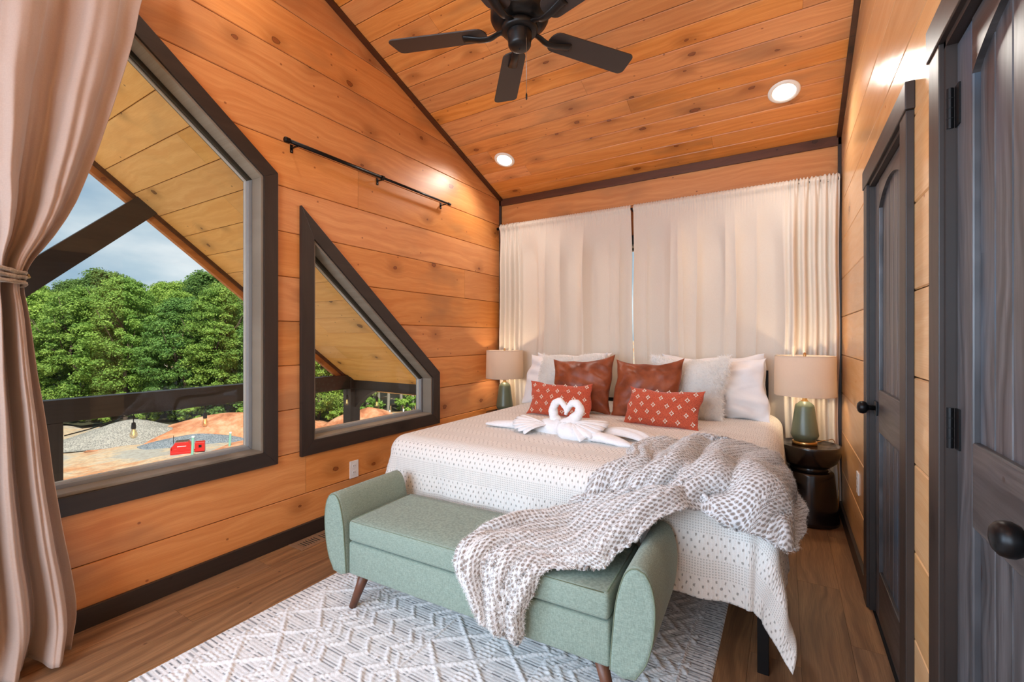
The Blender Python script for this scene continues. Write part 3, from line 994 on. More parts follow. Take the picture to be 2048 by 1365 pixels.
tie = empty('rope_tieback', 'braided grey rope tieback cinched around the beige curtain', 'tieback', (-2.49, .345, 1.54))
for k_, (dz, tl) in enumerate(((.018, -.06), (-.002, -.05), (-.020, -.07))):
    pts = []
    for i in range(73):
        a = 2 * PI * i / 72
        pts.append(((.098 + .003 * k_) * math.cos(a), .150 * math.sin(a), dz + tl * math.sin(a) * .25 + .003 * math.sin(a * 5 + k_)))
    st = []
    n = 10
    V, F = [], []
    P = [Vector(p) for p in pts]
    for i in range(72):
        t_ = (P[i + 1] - P[i - 1 if i else 71]).normalized(); s_ = t_.cross(Vector((0, 0, 1))).normalized(); b_ = s_.cross(t_)
        for q in range(n):
            a = 2 * PI * q / n; rr = .0075 * (1 + .28 * math.cos(3 * a + i * 1.05))
            V.append(P[i] + s_ * rr * math.cos(a) + b_ * rr * math.sin(a))
    for i in range(72):
        for q in range(n):
            F.append((i * n + q, i * n + (q + 1) % n, ((i + 1) % 72) * n + (q + 1) % n, ((i + 1) % 72) * n + q))
    fixn(obj('rope_strand', V, F, m_rope, tie, True))
tube('hook', [(.0, .16, 0), (-.06, .175, -.002), (-.12, .18, 0), (-.155, .18, 0)], .004, m_brass, tie, 8)

# ------------------------------------------------------------------ rug
def rug():
    x0, x1, y0, y1 = -2.115, -.238, .25, 3.0
    dx = .0046
    nx, ny = int((x1 - x0) / dx), int((2.45 - y0) / dx)
    x = np.linspace(x0, x1, nx); y = np.append(np.linspace(y0, 2.45, ny), [2.7, 3.0])
    Xg, Yg = np.meshgrid(x, y)
    u, v = Xg - x0, Yg - y0
    P_ = .0150
    row = np.floor(v / P_); fr = v / P_ - row
    ridge = np.abs(np.sin(PI * v / P_)) ** .6
    nz = rng.random((int(row.max()) + 2, nx // 3 + 2))
    nzv = nz[row.astype(int), np.minimum((np.arange(nx) // 3)[None, :].repeat(len(y), 0), nz.shape[1] - 1)]
    h = .004 + .0032 * ridge
    # lattice of large diamonds and bands of dense chevrons
    tri = lambda q: np.abs((q % 1.0) - .5) * 2
    def line(dist, width): return np.clip(1 - (dist / width) ** 2, 0, 1)
    bandw = .47
    bi = np.floor((u + .12) / bandw); bf = (u + .12) / bandw - bi
    odd = (bi % 2 == 1)
    A = .235
    a1 = (u + .12) % bandw / bandw; vv = v / .40
    d1 = np.abs(tri(vv) - tri(a1 * 1.0)) * .2
    d2 = np.abs(tri(vv + .5) - tri(a1)) * .2
    d3 = np.abs(tri(vv) - tri(a1 + .25)) * .2
    big = np.maximum(line(d1, .015), line(d2, .015))
    big = np.maximum(big, line(np.abs(bf) * bandw, .010))
    vz = v / .135
    zz = np.abs(((tri(vz) * .5 + a1 * 4) % 1.0) - .5) * .11
    zz2 = np.abs(((tri(vz + .5) * .5 - a1 * 4) % 1.0) - .5) * .11
    den = np.maximum(line(zz, .014), .7 * line(zz2, .013) * (tri(a1) > .5))
    rais = np.where(odd, den, big)
    edgeb = (u < .085) | (u > (x1 - x0) - .085)
    rais = np.where(edgeb, 0, rais)
    loops = ((bf > .46) & (bf < .60) & ~odd) | ((bf < .10) & odd)
    bead = .55 + .45 * np.abs(np.sin(PI * (u * .75 + v) / .021)) * np.abs(np.sin(PI * (v * .9 - u * .4) / .024 + .6))
    h = h + rais * .0085 * bead
    h = np.where(loops & ~edgeb, np.maximum(h, .005 + .008 * np.abs(np.sin(PI * v / (P_ * 1.3))) * (.75 + .25 * np.sin(2 * PI * u / .03 + 3 * row))), h)
    thread = np.clip((.62 - ridge) * 2.4, 0, 1) * np.clip(1 - rais * 2.5, 0, 1) * (nzv > .34)
    thread = np.where(loops & ~edgeb, thread * .5, thread)
    thread = np.where(edgeb, np.clip((.62 - np.abs(np.sin(PI * v / (P_ * 1.5)))) * 2, 0, 1) * (nzv > .25), thread)
    h += (rng.random(h.shape) - .5) * .0012
    # fall to the floor at the border
    eb = np.minimum(np.minimum(u, (x1 - x0) - u), v)
    h *= np.clip(.25 + eb / .012, .25, 1)
    V = np.stack([Xg, Yg, h], -1)
    # skirt
    V = np.concatenate([V[:, :1] * [1, 1, 0], V, V[:, -1:] * [1, 1, 0]], 1)
    thread = np.concatenate([thread[:, :1], thread, thread[:, -1:]], 1)
    me = grid_mesh('area_rug', V)
    at = me.attributes.new('thread', 'FLOAT', 'POINT'); at.data.foreach_set('value', thread.reshape(-1).astype(np.float32))
    o = link('area_rug', me, m_rug)
    return tag(o, 'chunky ivory wool rug with raised braided diamonds and dark threads under the bench', 'rug')


rug()

# ------------------------------------------------------------------ bench
BA = math.radians(2.4)
bench = empty('storage_bench', 'sage green upholstered storage bench with flared arms at the foot of the bed', 'bench', (-1.142, 1.43 + .215, 0), BA)
BW, BD = .628, .215
def rbox(name, x0, x1, y0, y1, z0, z1, mat, parent, bw=.015, puff=0.0, seg=3):
    bm = bmesh.new()
    nx, ny = 16, 8
    v, f = box(x0, x1, y0, y1, z0, z1)
    vs = [bm.verts.new(q) for q in v]
    for q in f: bm.faces.new([vs[i] for i in q])
    bmesh.ops.recalc_face_normals(bm, faces=bm.faces)
    bmesh.ops.bevel(bm, geom=bm.edges[:], offset=bw, segments=seg, profile=.5, affect='EDGES')
    if puff:
        bmesh.ops.subdivide_edges(bm, edges=[e_ for e_ in bm.edges if e_.calc_length() > .1], cuts=8, use_grid_fill=True)
        for q in bm.verts:
            if q.co.z > z1 - .004:
                a = 1 - abs((q.co.x - (x0 + x1) / 2) / ((x1 - x0) / 2)) ** 4; b = 1 - abs((q.co.y - (y0 + y1) / 2) / ((y1 - y0) / 2)) ** 4
                q.co.z += puff * max(0, a) * max(0, b)
    me = bpy.data.meshes.new(name); bm.to_mesh(me); bm.free()
    return link(name, me, mat, parent, True)


rbox('storage_box', -BW, BW, -BD, BD, .185, .337, m_linen, bench, .012)
lid = rbox('seat_cushion', -BW + .002, BW - .002, -BD - .004, BD, .343, .438, m_linen, bench, .016, .014)
for s in (-1, 1):
    tube('seat_piping', [(s * (BW - .012), -BD + .012, .4375), (s * (BW - .012), BD - .02, .4375)], .0028, m_linend, lid, 6)
tube('seat_piping', [(-BW + .02, -BD + .004, .4345), (BW - .02, -BD + .004, .4345)], .0026, m_linend, lid, 6)
# flared arm: outline in (x, z), extruded along y with rounded front
arm_in = [(.0, .187), (.004, .25), (.012, .34), (.022, .43), (.045, .515), (.068, .548), (.092, .556)]
arm_out = [(.118, .545), (.138, .51), (.150, .45), (.150, .39), (.142, .32), (.122, .245), (.096, .20), (.085, .180)]
pin = catmull(arm_in, 16); pout = catmull(arm_out, 18)
outline = [tuple(p) for p in pin] + [tuple(p) for p in pout] + [(.04, .172)]
cxx, czz = .08, .36
for s in (-1, 1):
    rows = []
    ys = [(-BD - .012, .80), (-BD - .012, .955), (-BD - .006, .985), (-BD + .004, 1.0), (-BD + .06, 1.0), (0, 1.0), (BD - .03, .995), (BD - .008, .985), (BD, .95), (BD, .7)]
    V, F = [], []
    n = len(outline)
    for (yy, sc) in ys:
        for (px, pz) in outline:
            V.append((s * (BW + .002 + cxx + (px - cxx) * sc), yy, czz + (pz - czz) * sc))
    for i in range(len(ys) - 1):
        for q in range(n): F.append((i * n + q, i * n + (q + 1) % n, (i + 1) * n + (q + 1) % n, (i + 1) * n + q))
    F.append(tuple(range(n))[::-1]); F.append(tuple(range((len(ys) - 1) * n, len(ys) * n)))
    a_ = fixn(obj('arm', V, F, m_linen, bench, True))
    sc = .965
    tube('arm_piping', [(s * (BW + .002 + cxx + (px - cxx) * sc), -BD - .0105, czz + (pz - czz) * sc) for px, pz in outline[:-1]], .0026, m_linend, a_, 6)
for sx in (-1, 1):
    for sy in (-1, 1):
        x_, y_ = sx * (BW - .055), sy * (BD - .06)
        pts = [(x_, y_, .19), (x_ + sx * .062, y_ + sy * .03, .012)]
        v, f = sweep(pts, [.026, .0165], 14); fixn(obj('leg', v, f, m_walnut, bench, True))

# ------------------------------------------------------------------ bed
bed = empty('bed', 'king bed with black metal frame against the cream curtains', 'bed', (-1.05, 3.0, 0))
bx0, bx1, by0, by1 = -.98, .98, -1.0, .99
for x_ in (-.965, .915):
    fixn(obj('headboard_post', *box(x_ - .02, x_ + .02, .975, 1.012, 0, 1.045), m_black, bed, bevel=.003))
fixn(obj('headboard_rail', *box(-.945, .895, .98, 1.008, .72, .75), m_black, bed, bevel=.003))
for x_ in (-.93, .88): fixn(obj('corner_rail', *box(x_ - .03, x_ + .03, .98, 1.008, 1.012, 1.045), m_black, bed, bevel=.003))
fixn(obj('headboard_rail', *box(-.945, .895, .98, 1.008, .60, .63), m_black, bed, bevel=.003))
for i in range(9):
    x_ = -.945 + 1.84 * (i + 1) / 10
    obj('headboard_bar', *lathe([(.007, .62), (.007, .73)], 8, x_, .994), m_black, bed)
for x_ in (-.96, .94): fixn(obj('side_rail', *box(x_ - .015, x_ + .015, -.985, .98, .27, .32), m_black, bed))
fixn(obj('foot_rail', *box(-.96, .94, -1.0, -.97, .27, .32), m_black, bed))
for x_ in (-.96, .975):
    fixn(obj('leg', *box(x_ - .02, x_ + .02, -1.02, -.985, 0, .32), m_black, bed, bevel=.002))
rbox('mattress', -.955, .935, -.965, .965, .325, .655, m_white, bed, .06)


def spread():
    # bed rectangle (inside the rounded edge), cloth overhangs
    cx0, cx1, cy0, cy1 = -1.99, -.125, 2.035, 3.985
    Rr, top = .10, .700
    hang_r, hang_l, hang_f = .46, .50, .49
    a = np.linspace(cx0 - hang_l, cx1 + hang_r, 300); b = np.linspace(cy0 - hang_f, cy1, 270)
    A, B = np.meshgrid(a, b)
    px, py = np.clip(A, cx0, cx1), np.clip(B, cy0, cy1)
    dx, dy = A - px, B - py
    r = np.hypot(dx, dy); rs = np.maximum(r, 1e-9); ux, uy = dx / rs, dy / rs
    q = PI * Rr / 2
    out = np.where(r < q, Rr * np.sin(np.minimum(r, q) / Rr), Rr)
    down = np.where(r < q, Rr * (1 - np.cos(np.minimum(r, q) / Rr)), Rr + (r - q))
    ex = np.maximum(r - q, 0)
    phi = np.arctan2(uy, ux)
    fl = np.where(dx < 0, .17, np.where(dx > 0, .07, .05))
    out = out + fl * ex
    corner = np.clip(np.minimum(np.abs(ux), np.abs(uy)) * 2.2, 0, 1)
    # ripples of the hanging cloth
    s = A * (np.abs(uy) > .5) + B * (np.abs(uy) <= .5)
    out += np.clip(ex / .3, 0, 1) * (.010 * np.sin(s * 17 + 1.2) + .006 * np.sin(s * 39))
    out += corner * np.clip(ex / .4, 0, 1) * (.05 * np.cos(3 * (phi + PI / 4) * 2.0) + .02)
    z = top - down * (1 - .03 * corner)
    inside = np.clip(np.minimum(np.minimum(A - cx0, cx1 - A) / .5, (B - cy0) / .5), 0, 1)
    z += .012 * inside + .004 * np.sin(A * 9 + B * 4) * np.sin(B * 7) * inside
    z = np.maximum(z, .022)
    Xv, Yv = px + ux * out, py + uy * out
    Yv = np.minimum(Yv, 3.985)
    V = np.stack([Xv, Yv, z], -1)
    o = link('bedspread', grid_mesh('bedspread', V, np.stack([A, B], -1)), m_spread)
    solid(o, .006, 1)
    return tag(o, 'off-white woven bedspread with bands of open stitches covering the bed', 'bedspread')


spread()
BEDTOP = .718

# ------------------------------------------------------------------ pillows
def pillow_mesh(name, wd, ht, th, seed, power=2.4, wrinkle=.006, pinch=.06, n=64, sag=0.0, corner_out=.0, soft=1.0, crease=.006, peak=0.0):
    r = np.random.default_rng(seed)
    s = np.linspace(-1, 1, n); U_, V_ = np.meshgrid(s, s)
    U2 = np.sign(U_) * (1 - (1 - np.abs(U_)) ** 1.5); V2 = np.sign(V_) * (1 - (1 - np.abs(V_)) ** 1.5)
    prof = np.clip((1 - np.abs(U2) ** power) * (1 - np.abs(V2) ** power), 0, 1) ** .55
    # edges bow inwards between the corners
    bx = 1 - pinch * (1 - V2 ** 2) * np.abs(U2) ** 3; bz = 1 - pinch * (1 - U2 ** 2) * np.abs(V2) ** 3
    x = U2 * wd / 2 * bx * (1 + corner_out * np.abs(U2 * V2) ** 6); z = V2 * ht / 2 * bz * (1 + corner_out * np.abs(U2 * V2) ** 6)
    p = r.uniform(0, 6, 8)
    wr = np.sin(U2 * 7 + V2 * 4 + p[0] + 2 * np.sin(V2 * 3 + p[1])) * np.sin(V2 * 6 - U2 * 3 + p[2]) + .7 * np.sin(U2 * 15 + 9 * V2 + p[3] + 2 * np.sin(U2 * 4)) * np.abs(U2 * V2)
    rad = np.sin(np.arctan2(V2, U2) * 14 + p[4]) * np.clip(np.hypot(U2, V2) - .55, 0, 1)
    out = []
    # cloth creases, edge ruffles and a slumped outline
    cre = np.zeros_like(x)
    for k_ in range(4):
        a = r.uniform(0, 2 * PI); q_ = U2 * math.cos(a) + V2 * math.sin(a)
        cre += (.5 - np.abs(np.sin(q_ * r.uniform(3, 6) + 1.2 * np.sin(3 * (V2 * math.cos(a) - U2 * math.sin(a)) + p[k_]))) ** .5) * np.clip(np.sin(2.1 * U2 + p[k_ + 1]) * np.sin(2.3 * V2 + p[k_ + 3]) + .25, 0, 1)
    x = x + soft * (.018 * np.sin(2.2 * V2 + p[5]) + .006 * np.sin(6 * V2 + p[6]) * np.abs(U2) ** 3)
    z = z + soft * (.010 * np.sin(2.0 * U2 + p[7]) + .006 * np.sin(7 * U2 + p[2]) * np.abs(V2) ** 3) - soft * .022 * (1 - U2 ** 2) * np.clip(V2, 0, 1) ** 2
    z = z + peak * np.clip(U2, 0, 1) ** 3 * np.clip(V2, 0, 1) ** 3
    seam = (1 - np.clip(prof * 3, 0, 1)) * soft * .010 * np.sin(11 * (U2 - V2) + p[1])
    for sg in (-1, 1):
        y = seam + sg * crease * cre * np.clip(prof * 1.6, 0, 1) + sg * (th / 2 * prof + (wrinkle * wr + wrinkle * 1.1 * rad) * np.clip(prof * 2, 0, 1))
        zz = z - sag * (1 - U2 ** 2) * np.clip(V2, 0, 1) ** 2
        out.append(np.stack([x, y, zz], -1))
    m = n * n; idx = np.arange(m).reshape(n, n)
    V = np.concatenate([out[0].reshape(-1, 3), out[1].reshape(-1, 3)])
    A, B, C_, D_ = idx[:-1, :-1], idx[:-1, 1:], idx[1:, 1:], idx[1:, :-1]
    F1 = np.stack([A, B, C_, D_], -1).reshape(-1, 4); F2 = np.stack([A, D_, C_, B], -1).reshape(-1, 4) + m
    F = np.concatenate([F1, F2])
    me = tri_mesh(name, V, F)
    me.polygons.foreach_set('use_smooth', np.ones(len(F), bool))
    uvv = np.concatenate([np.stack([x, z], -1).reshape(-1, 2)] * 2)
    ul = me.uv_layers.new(name='UVMap'); ul.data.foreach_set('uv', uvv[F.reshape(-1)].reshape(-1).astype(np.float32))
    bm = bmesh.new(); bm.from_mesh(me); bmesh.ops.remove_doubles(bm, verts=bm.verts, dist=.0004); bm.to_mesh(me); bm.free()
    return me, out[0]


def lean(x, y, z, rx, rz, ry=0.0):
    return Matrix.Translation((x, y, z)) @ Matrix.Rotation(math.radians(rz), 4, 'Z') @ Matrix.Rotation(math.radians(-rx), 4, 'X') @ Matrix.Rotation(math.radians(ry), 4, 'Y')


def put_pillow(name, label, cat, wd, ht, th, x, ybase, rx, rz, mat, seed, zb=BEDTOP, ry=0, group=None, **kw):
    """ybase: where the bottom edge rests; leaning back by rx degrees"""
    me, front = pillow_mesh(name, wd, ht, th, seed, **kw)
    zc = zb + ht / 2 * math.cos(math.radians(rx)) + th * .16 * math.sin(math.radians(rx)) - .012
    yc = ybase + ht / 2 * math.sin(math.radians(rx)) + th * .3
    o = link(name, me, mat); o.matrix_world = lean(x, yc, zc, rx, rz, ry)
    tag(o, label, cat, group)
    return o, front


def fur(parent, V, N, length, width, count, mat, seed, droop=.4, name='fur', pscale=1.0):
    """thin tapering tufts on a surface given by sample points V and normals N"""
    r = np.random.default_rng(seed)
    i = r.integers(0, len(V), count)
    p = V[i] + (r.random((count, 3)) - .5) * .008 * pscale
    d = r.normal(size=(count, 3)); d -= N[i] * (d * N[i]).sum(1)[:, None]; d /= np.linalg.norm(d, axis=1)[:, None]
    d = d + N[i] * (.22 + .5 * r.random(count))[:, None]
    d[:, 2] -= droop * r.random(count)
    d /= np.linalg.norm(d, axis=1)[:, None]
    dot = (d * N[i]).sum(1); d += N[i] * np.clip(.2 - dot, 0, 1)[:, None]
    d /= np.linalg.norm(d, axis=1)[:, None]
    ln = length * (.6 + .6 * r.random(count))[:, None]
    sd = np.cross(d, N[i]); sd /= np.linalg.norm(sd, axis=1)[:, None] + 1e-9
    b = d + (r.random((count, 3)) - .5) * .9; b[:, 2] -= droop * .6
    P0, P1 = p - sd * width, p + sd * width
    M0, M1 = p + d * ln * .55 - sd * width * .7, p + d * ln * .55 + sd * width * .7
    T = p + d * ln * .55 + b * ln * .45
    Vv = np.stack([P0, P1, M0, M1, T], 1).reshape(-1, 3)
    k_ = np.arange(count)[:, None] * 5
    F = np.concatenate([k_ + [0, 1, 3], k_ + [0, 3, 2], k_ + [2, 3, 4]], 0)
    me_ = tri_mesh(name, Vv, F)
    me_.polygons.foreach_set('use_smooth', np.ones(len(F), bool))
    o = link(name, me_, mat, parent)
    o['kind'] = 'stuff'
    return o


def surf(me):
    n = len(me.vertices); co = np.empty(n * 3, np.float32); no = np.empty(n * 3, np.float32)
    me.vertices.foreach_get('co', co); me.vertices.foreach_get('normal', no)
    return co.reshape(-1, 3).astype(float), no.reshape(-1, 3).astype(float)


def dense(me, k_, seed=0):
    """random area-weighted points of a mesh with normals"""
    me.calc_loop_triangles(); n = len(me.loop_triangles)
    t = np.empty(n * 3, np.int32); me.loop_triangles.foreach_get('vertices', t); t = t.reshape(-1, 3)
    co, no = surf(me)
    a, b, c = co[t[:, 0]], co[t[:, 1]], co[t[:, 2]]
    ar = np.linalg.norm(np.cross(b - a, c - a), axis=1)
    r = np.random.default_rng(seed); i = r.choice(n, k_, p=ar / ar.sum())
    u_ = r.random(k_); v_ = r.random(k_); m = u_ + v_ > 1; u_[m] = 1 - u_[m]; v_[m] = 1 - v_[m]
    p = a[i] + (b - a)[i] * u_[:, None] + (c - a)[i] * v_[:, None]
    nn = no[t[i, 0]]; nn /= np.linalg.norm(nn, axis=1)[:, None] + 1e-9
    return p, nn


# white sleeping pillows against the headboard
for nm, lb, x_, yb, rx, rz, sd in (
        ('bed_pillow', 'white pillow at the back left, its corner showing above the front one', -1.735, 3.79, 8, 2, 11),
        ('bed_pillow', 'white pillow at the back right touching the black headboard post', -.50, 3.80, 8, -3, 12),
        ('bed_pillow', 'white pillow at the left edge of the bed, behind the left fluffy cushion', -1.72, 3.60, 14, 3, 13),
        ('bed_pillow', 'wrinkled white pillow at the right edge of the bed, beside the right fluffy cushion', -.475, 3.60, 14, -4, 14)):
    o, _ = put_pillow(nm, lb, 'pillow', .72, .45, .20, x_, yb, rx, rz, m_white, sd, pinch=.02, wrinkle=.010, corner_out=.04, crease=.012, soft=1.3, group='white bed pillows')
# ivory shaggy cushions
for lb, x_, yb, rx, rz, sd in (('fluffy white shag cushion on the left, behind the left leather cushion', -1.60, 3.44, 14, 4, 21),
                               ('fluffy white shag cushion on the right, behind the right leather cushion', -.635, 3.41, 13, -5, 22)):
    o, _ = put_pillow('shag_cushion', lb, 'cushion', .53, .45, .18, x_, yb, rx, rz, m_white, sd, pinch=.03, wrinkle=.003, corner_out=.05, group='fluffy white cushions')
    pp, nn = dense(o.data, 26000, sd); keep = nn[:, 1] < .6
    fur(o, pp[keep], nn[keep], .040, .0011, 26000, m_fur, sd, droop=.7)
for lb, x_, yb, rx, rz, ry, sd in (('cognac leather cushion left of centre with its right corner peaked up', -1.385, 3.20, 17, 5, -1.5, 31),
                                   ('cognac leather cushion right of centre behind the rust lumbar pillow', -.872, 3.20, 17, -3, -2, 32)):
    o, _ = put_pillow('leather_cushion', lb, 'cushion', .485, .425, .18, x_, yb, rx, rz, m_leather, sd, ry=ry, pinch=.045, wrinkle=.007, corner_out=.05, crease=.009, soft=.55, peak=.035 if sd == 31 else .015, group='leather cushions')
# rust lumbar pillows with stitched stars
def star():
    pts = []
    for i in range(8):
        a = PI / 4 * i; r_ = 1.0 if i % 2 == 0 else .46
        pts.append((r_ * math.cos(a), r_ * math.sin(a)))
    return pts


for lb, x_, yb, rx, rz, sd in (('rust red lumbar pillow with cream stars behind the towel swans', -1.455, 2.985, 22, 6, 41),
                               ('rust red lumbar pillow with cream stars in front of the right leather cushion', -.70, 2.985, 22, -5, 42)):
    o, fr_ = put_pillow('lumbar_pillow', lb, 'pillow', .48, .255, .135, x_, yb, rx, rz, m_rust, sd, pinch=.02, wrinkle=.004, corner_out=.05, soft=.55, crease=.004, group='rust lumbar pillows')
    n = fr_.shape[0]; cand = fr_.reshape(-1, 3)
    smesh = None
    for j in range(5):
        for i in range(6):
            sx_ = -.205 + i * .082 + (.041 if j % 2 else 0); sz_ = -.098 + j * .049
            if abs(sx_) > .222 or abs(sz_) > .112: continue
            q = cand[np.argmin((cand[:, 0] - sx_) ** 2 + (cand[:, 2] - sz_) ** 2)]
            if smesh is None:
                ring = [(px * .0135, py * .0165) for px, py in star()]; ring.append(ring[0])
                V, F = sweep([(px, 0, py) for px, py in ring], .0026, 5, up=Vector((0, 1, 0)))
                smesh = mesh('stitched_star', V, F); smesh.materials.append(m_yarn)
            s_ = bpy.data.objects.new('stitched_star', smesh); COL.objects.link(s_); s_.parent = o
            nrm = Vector((q[0] * 1.1, -1, q[2] * 3.0)).normalized()
            s_.matrix_local = Matrix.Translation((q[0], q[1] - .0015, q[2])) @ Vector((0, -1, 0)).rotation_difference(nrm).to_matrix().to_4x4() @ Matrix.Rotation(random.uniform(-.2, .2), 4, 'Y')

# ------------------------------------------------------------------ towel swans
def swan(label, neck, body, tail, wing, mir):
    sw = empty('towel_swan', label, 'towel', (0, 0, 0), 0, 'towel swans')
    P = catmull(neck + body, 60)
    nr = len(neck)
    rad = np.interp(np.linspace(0, 1, 60), [0, .10, .22, .40, .58, .72, .85, 1], [.009, .016, .021, .026, .034, .050, .055, .042])
    v, f = sweep([tuple(p) for p in P], list(rad), 20, flat=[(1.0, 1.0)] * 60)
    # cloth creases
    vv = []
    for i, q in enumerate(v):
        q = Vector(q); vv.append(q + Vector((0, 0, 0)) + (q - Vector(P[min(i // 20, 59)])) * (.05 * math.sin(i * 1.7) + .07 * math.sin((i // 20) * .9 + (i % 20) * .6)))
    o = fixn(obj('neck_and_body', vv, f, m_towel, sw, True))
    T = catmull(tail, 34)
    rt = np.interp(np.linspace(0, 1, 34), [0, .3, .6, .85, 1], [.050, .045, .040, .030, .012])
    v, f = sweep([tuple(p) for p in T], list(rt), 18, flat=[(1.15, .62)] * 34)
    vv = []
    for i, q in enumerate(v):
        j = i // 18; q = Vector(q); stp = .06 if (j in (8, 9, 10, 18, 19)) else 0
        vv.append(q + (q - Vector(T[j])) * (stp + .06 * math.sin((i % 18) * 1.1 + j * .35)))
    fixn(obj('tail', vv, f, m_towel, sw, True))
    # pleated fan wing
    root_, tips = wing
    m_, n = 29, 9
    V = np.zeros((n, m_, 3))
    tp = catmull(tips, m_)
    for i in range(m_):
        pl = (1 if i % 4 in (1, 2) else -1) * .007
        for j in range(n):
            t_ = (j / (n - 1)); p = np.array(root_) * (1 - t_) + tp[i] * t_
            p = p + np.array([0, -.020 * math.sin(PI * t_) + pl * t_, pl * .5 * t_ + .012 * math.sin(PI * t_)])
            V[j, i] = p
    w_ = link('wing', grid_mesh('wing', V), m_towel, sw); solid(w_, .005, 0)
    return sw


yS = 2.50
swan('white towel swan on the left, its neck forming the left half of a heart',
     [(-1.138, yS, .838), (-1.150, yS, .880), (-1.178, yS, .908), (-1.208, yS + .0, .898), (-1.226, yS, .862), (-1.222, yS, .815), (-1.196, yS, .775)],
     [(-1.180, yS, .758), (-1.200, yS - .02, .748), (-1.28, yS - .01, .742), (-1.36, yS, .738)],
     [(-1.27, yS, .745), (-1.40, yS - .01, .745), (-1.54, yS - .02, .738), (-1.70, yS - .04, .728)],
     ((-1.235, yS - .055, .770), [(-1.445, yS + .02, .800), (-1.475, yS - .03, .785), (-1.47, yS - .08, .758), (-1.42, yS - .12, .735), (-1.34, yS - .15, .722)]), 1)
yS2 = 2.46
swan('white towel swan on the right, its neck forming the right half of a heart',
     [(-1.140, yS2 + .03, .832), (-1.124, yS2 + .03, .868), (-1.096, yS2 + .02, .902), (-1.060, yS2 + .01, .908), (-1.034, yS2, .880), (-1.046, yS2 - .01, .838), (-1.086, yS2 - .02, .800)],
     [(-1.112, yS2 - .03, .772), (-1.096, yS2 - .05, .752), (-1.03, yS2 - .05, .742), (-.94, yS2 - .04, .738)],
     [(-1.02, yS2 - .03, .745), (-.90, yS2 - .05, .742), (-.80, yS2 - .07, .734), (-.70, yS2 - .09, .722)],
     ((-1.075, yS2 - .04, .800), [(-.93, yS2 + .10, .800), (-.87, yS2 + .05, .805), (-.875, yS2 - .02, .782), (-.90, yS2 - .08, .755), (-.98, yS2 - .13, .722)]), -1)
# the loose end of the right swan's towel
T = catmull([(-.92, 2.50, .742), (-.80, 2.54, .752), (-.68, 2.54, .748), (-.58, 2.48, .720)], 26)
V = np.zeros((26, 13, 3))
for i in range(26):
    for j in range(13):
        s = (j / 12 - .5); t_ = i / 25
        V[i, j] = T[i] + np.array([.05 * s, s * .15 * (1 - .25 * t_), .036 * math.cos(s * PI) * (1 - .5 * t_) - .02 * t_ + .004 * math.sin(j * 1.6 + i * .3)])
V[:, :, 2] = np.maximum(V[:, :, 2], .718)
sws = [o for o in COL.objects if o.name.startswith('towel_swan')]
w_ = link('loose_towel_end', grid_mesh('loose_towel_end', V), m_towel, sws[-1]); solid(w_, .006, 0)

# ------------------------------------------------------------------ bedside tables and lamps
def side_table(x, y, label):
    o = empty('drum_side_table', label, 'table', (x, y, 0), 0, 'hourglass side tables')
    v, f = lathe([(.178, .0), (.182, .006), (.180, .03), (.150, .34), (.146, .352), (.138, .360), (.10, .362)], 56); fixn(obj('base', v, f, m_table, o, True))
    v, f = lathe([(.118, .355), (.112, .375), (.114, .392)], 48); fixn(obj('waist', v, f, m_table, o, True))
    v, f = lathe([(.112, .385), (.135, .396), (.165, .425), (.185, .47), (.192, .52), (.192, .536), (.189, .541), (.182, .541), (.176, .536), (.0, .536)], 64, cap=False)
    fixn(obj('bowl_top', v, f, m_table, o, True))
    return o


def lamp(x, y, zb, label, power):
    o = empty('table_lamp', label, 'lamp', (x, y, zb), 0, 'green ceramic table lamps')
    v, f = lathe([(.0, .0), (.074, .0), (.076, .003), (.076, .022), (.073, .025), (.0, .025)], 48, cap=False); fixn(obj('brass_base', v, f, m_brass, o, True))
    v, f = lathe([(.0, .025), (.066, .025), (.084, .060), (.0865, .070), (.0845, .080), (.060, .270), (.056, .282), (.030, .305), (.026, .308), (.0, .308)], 48, cap=False)
    fixn(obj('ceramic_body', v, f, m_green, o, True))
    v, f = lathe([(.024, .306), (.024, .312), (.015, .316), (.015, .340), (.020, .343), (.020, .350), (.010, .353), (.010, .42)], 28); nk = fixn(obj('brass_neck', v, f, m_brass, o, True))
    z0, z1, r_ = .352, .632, .192
    v, f = lathe([(r_ - .0025, z0), (r_, z0), (r_ - .006, z1), (r_ - .0085, z1), (r_ - .0025, z0)], 64, cap=False); sh_ = fixn(obj('shade', v, f, m_shade, o, False))
    sh_.data.polygons.foreach_set('use_smooth', [True] * len(sh_.data.polygons)); bev(sh_, .0008, 1)
    for zz in (z0, z1):
        rr = r_ - (.006 if zz == z1 else 0) - .001
        tube('shade_rim', [(rr * math.cos(a), rr * math.sin(a), zz) for a in np.linspace(0, 2 * PI, 49)], .0022, m_shade, sh_, 6)
    v, f = lathe([(.012, .42), (.028, .44), (.031, .47), (.022, .50), (.0, .51)], 20, cap=False); fixn(obj('bulb', v, f, m_glow, o, True))
    v, f = lathe([(.006, .60), (.009, .63), (.009, .65), (.0, .658)], 14, cap=False); fn = fixn(obj('finial', v, f, m_brass, o, True))
    for a in (0, 2 * PI / 3, 4 * PI / 3):
        tube('spider_arm', [(0, 0, .618), (.183 * math.cos(a), .183 * math.sin(a), .618)], .002, m_brass, fn, 6)
    tube('harp', [(.012, 0, .40), (.05, 0, .46), (.05, 0, .56), (0, 0, .615), (-.05, 0, .56), (-.05, 0, .46), (-.012, 0, .40)], .002, m_brass, fn, 6)
    l_ = light('lamp_bulb', 'POINT', (0, 0, .47), power, (1, .74, .46), shadow_soft_size=.035); l_.parent = o
    return o


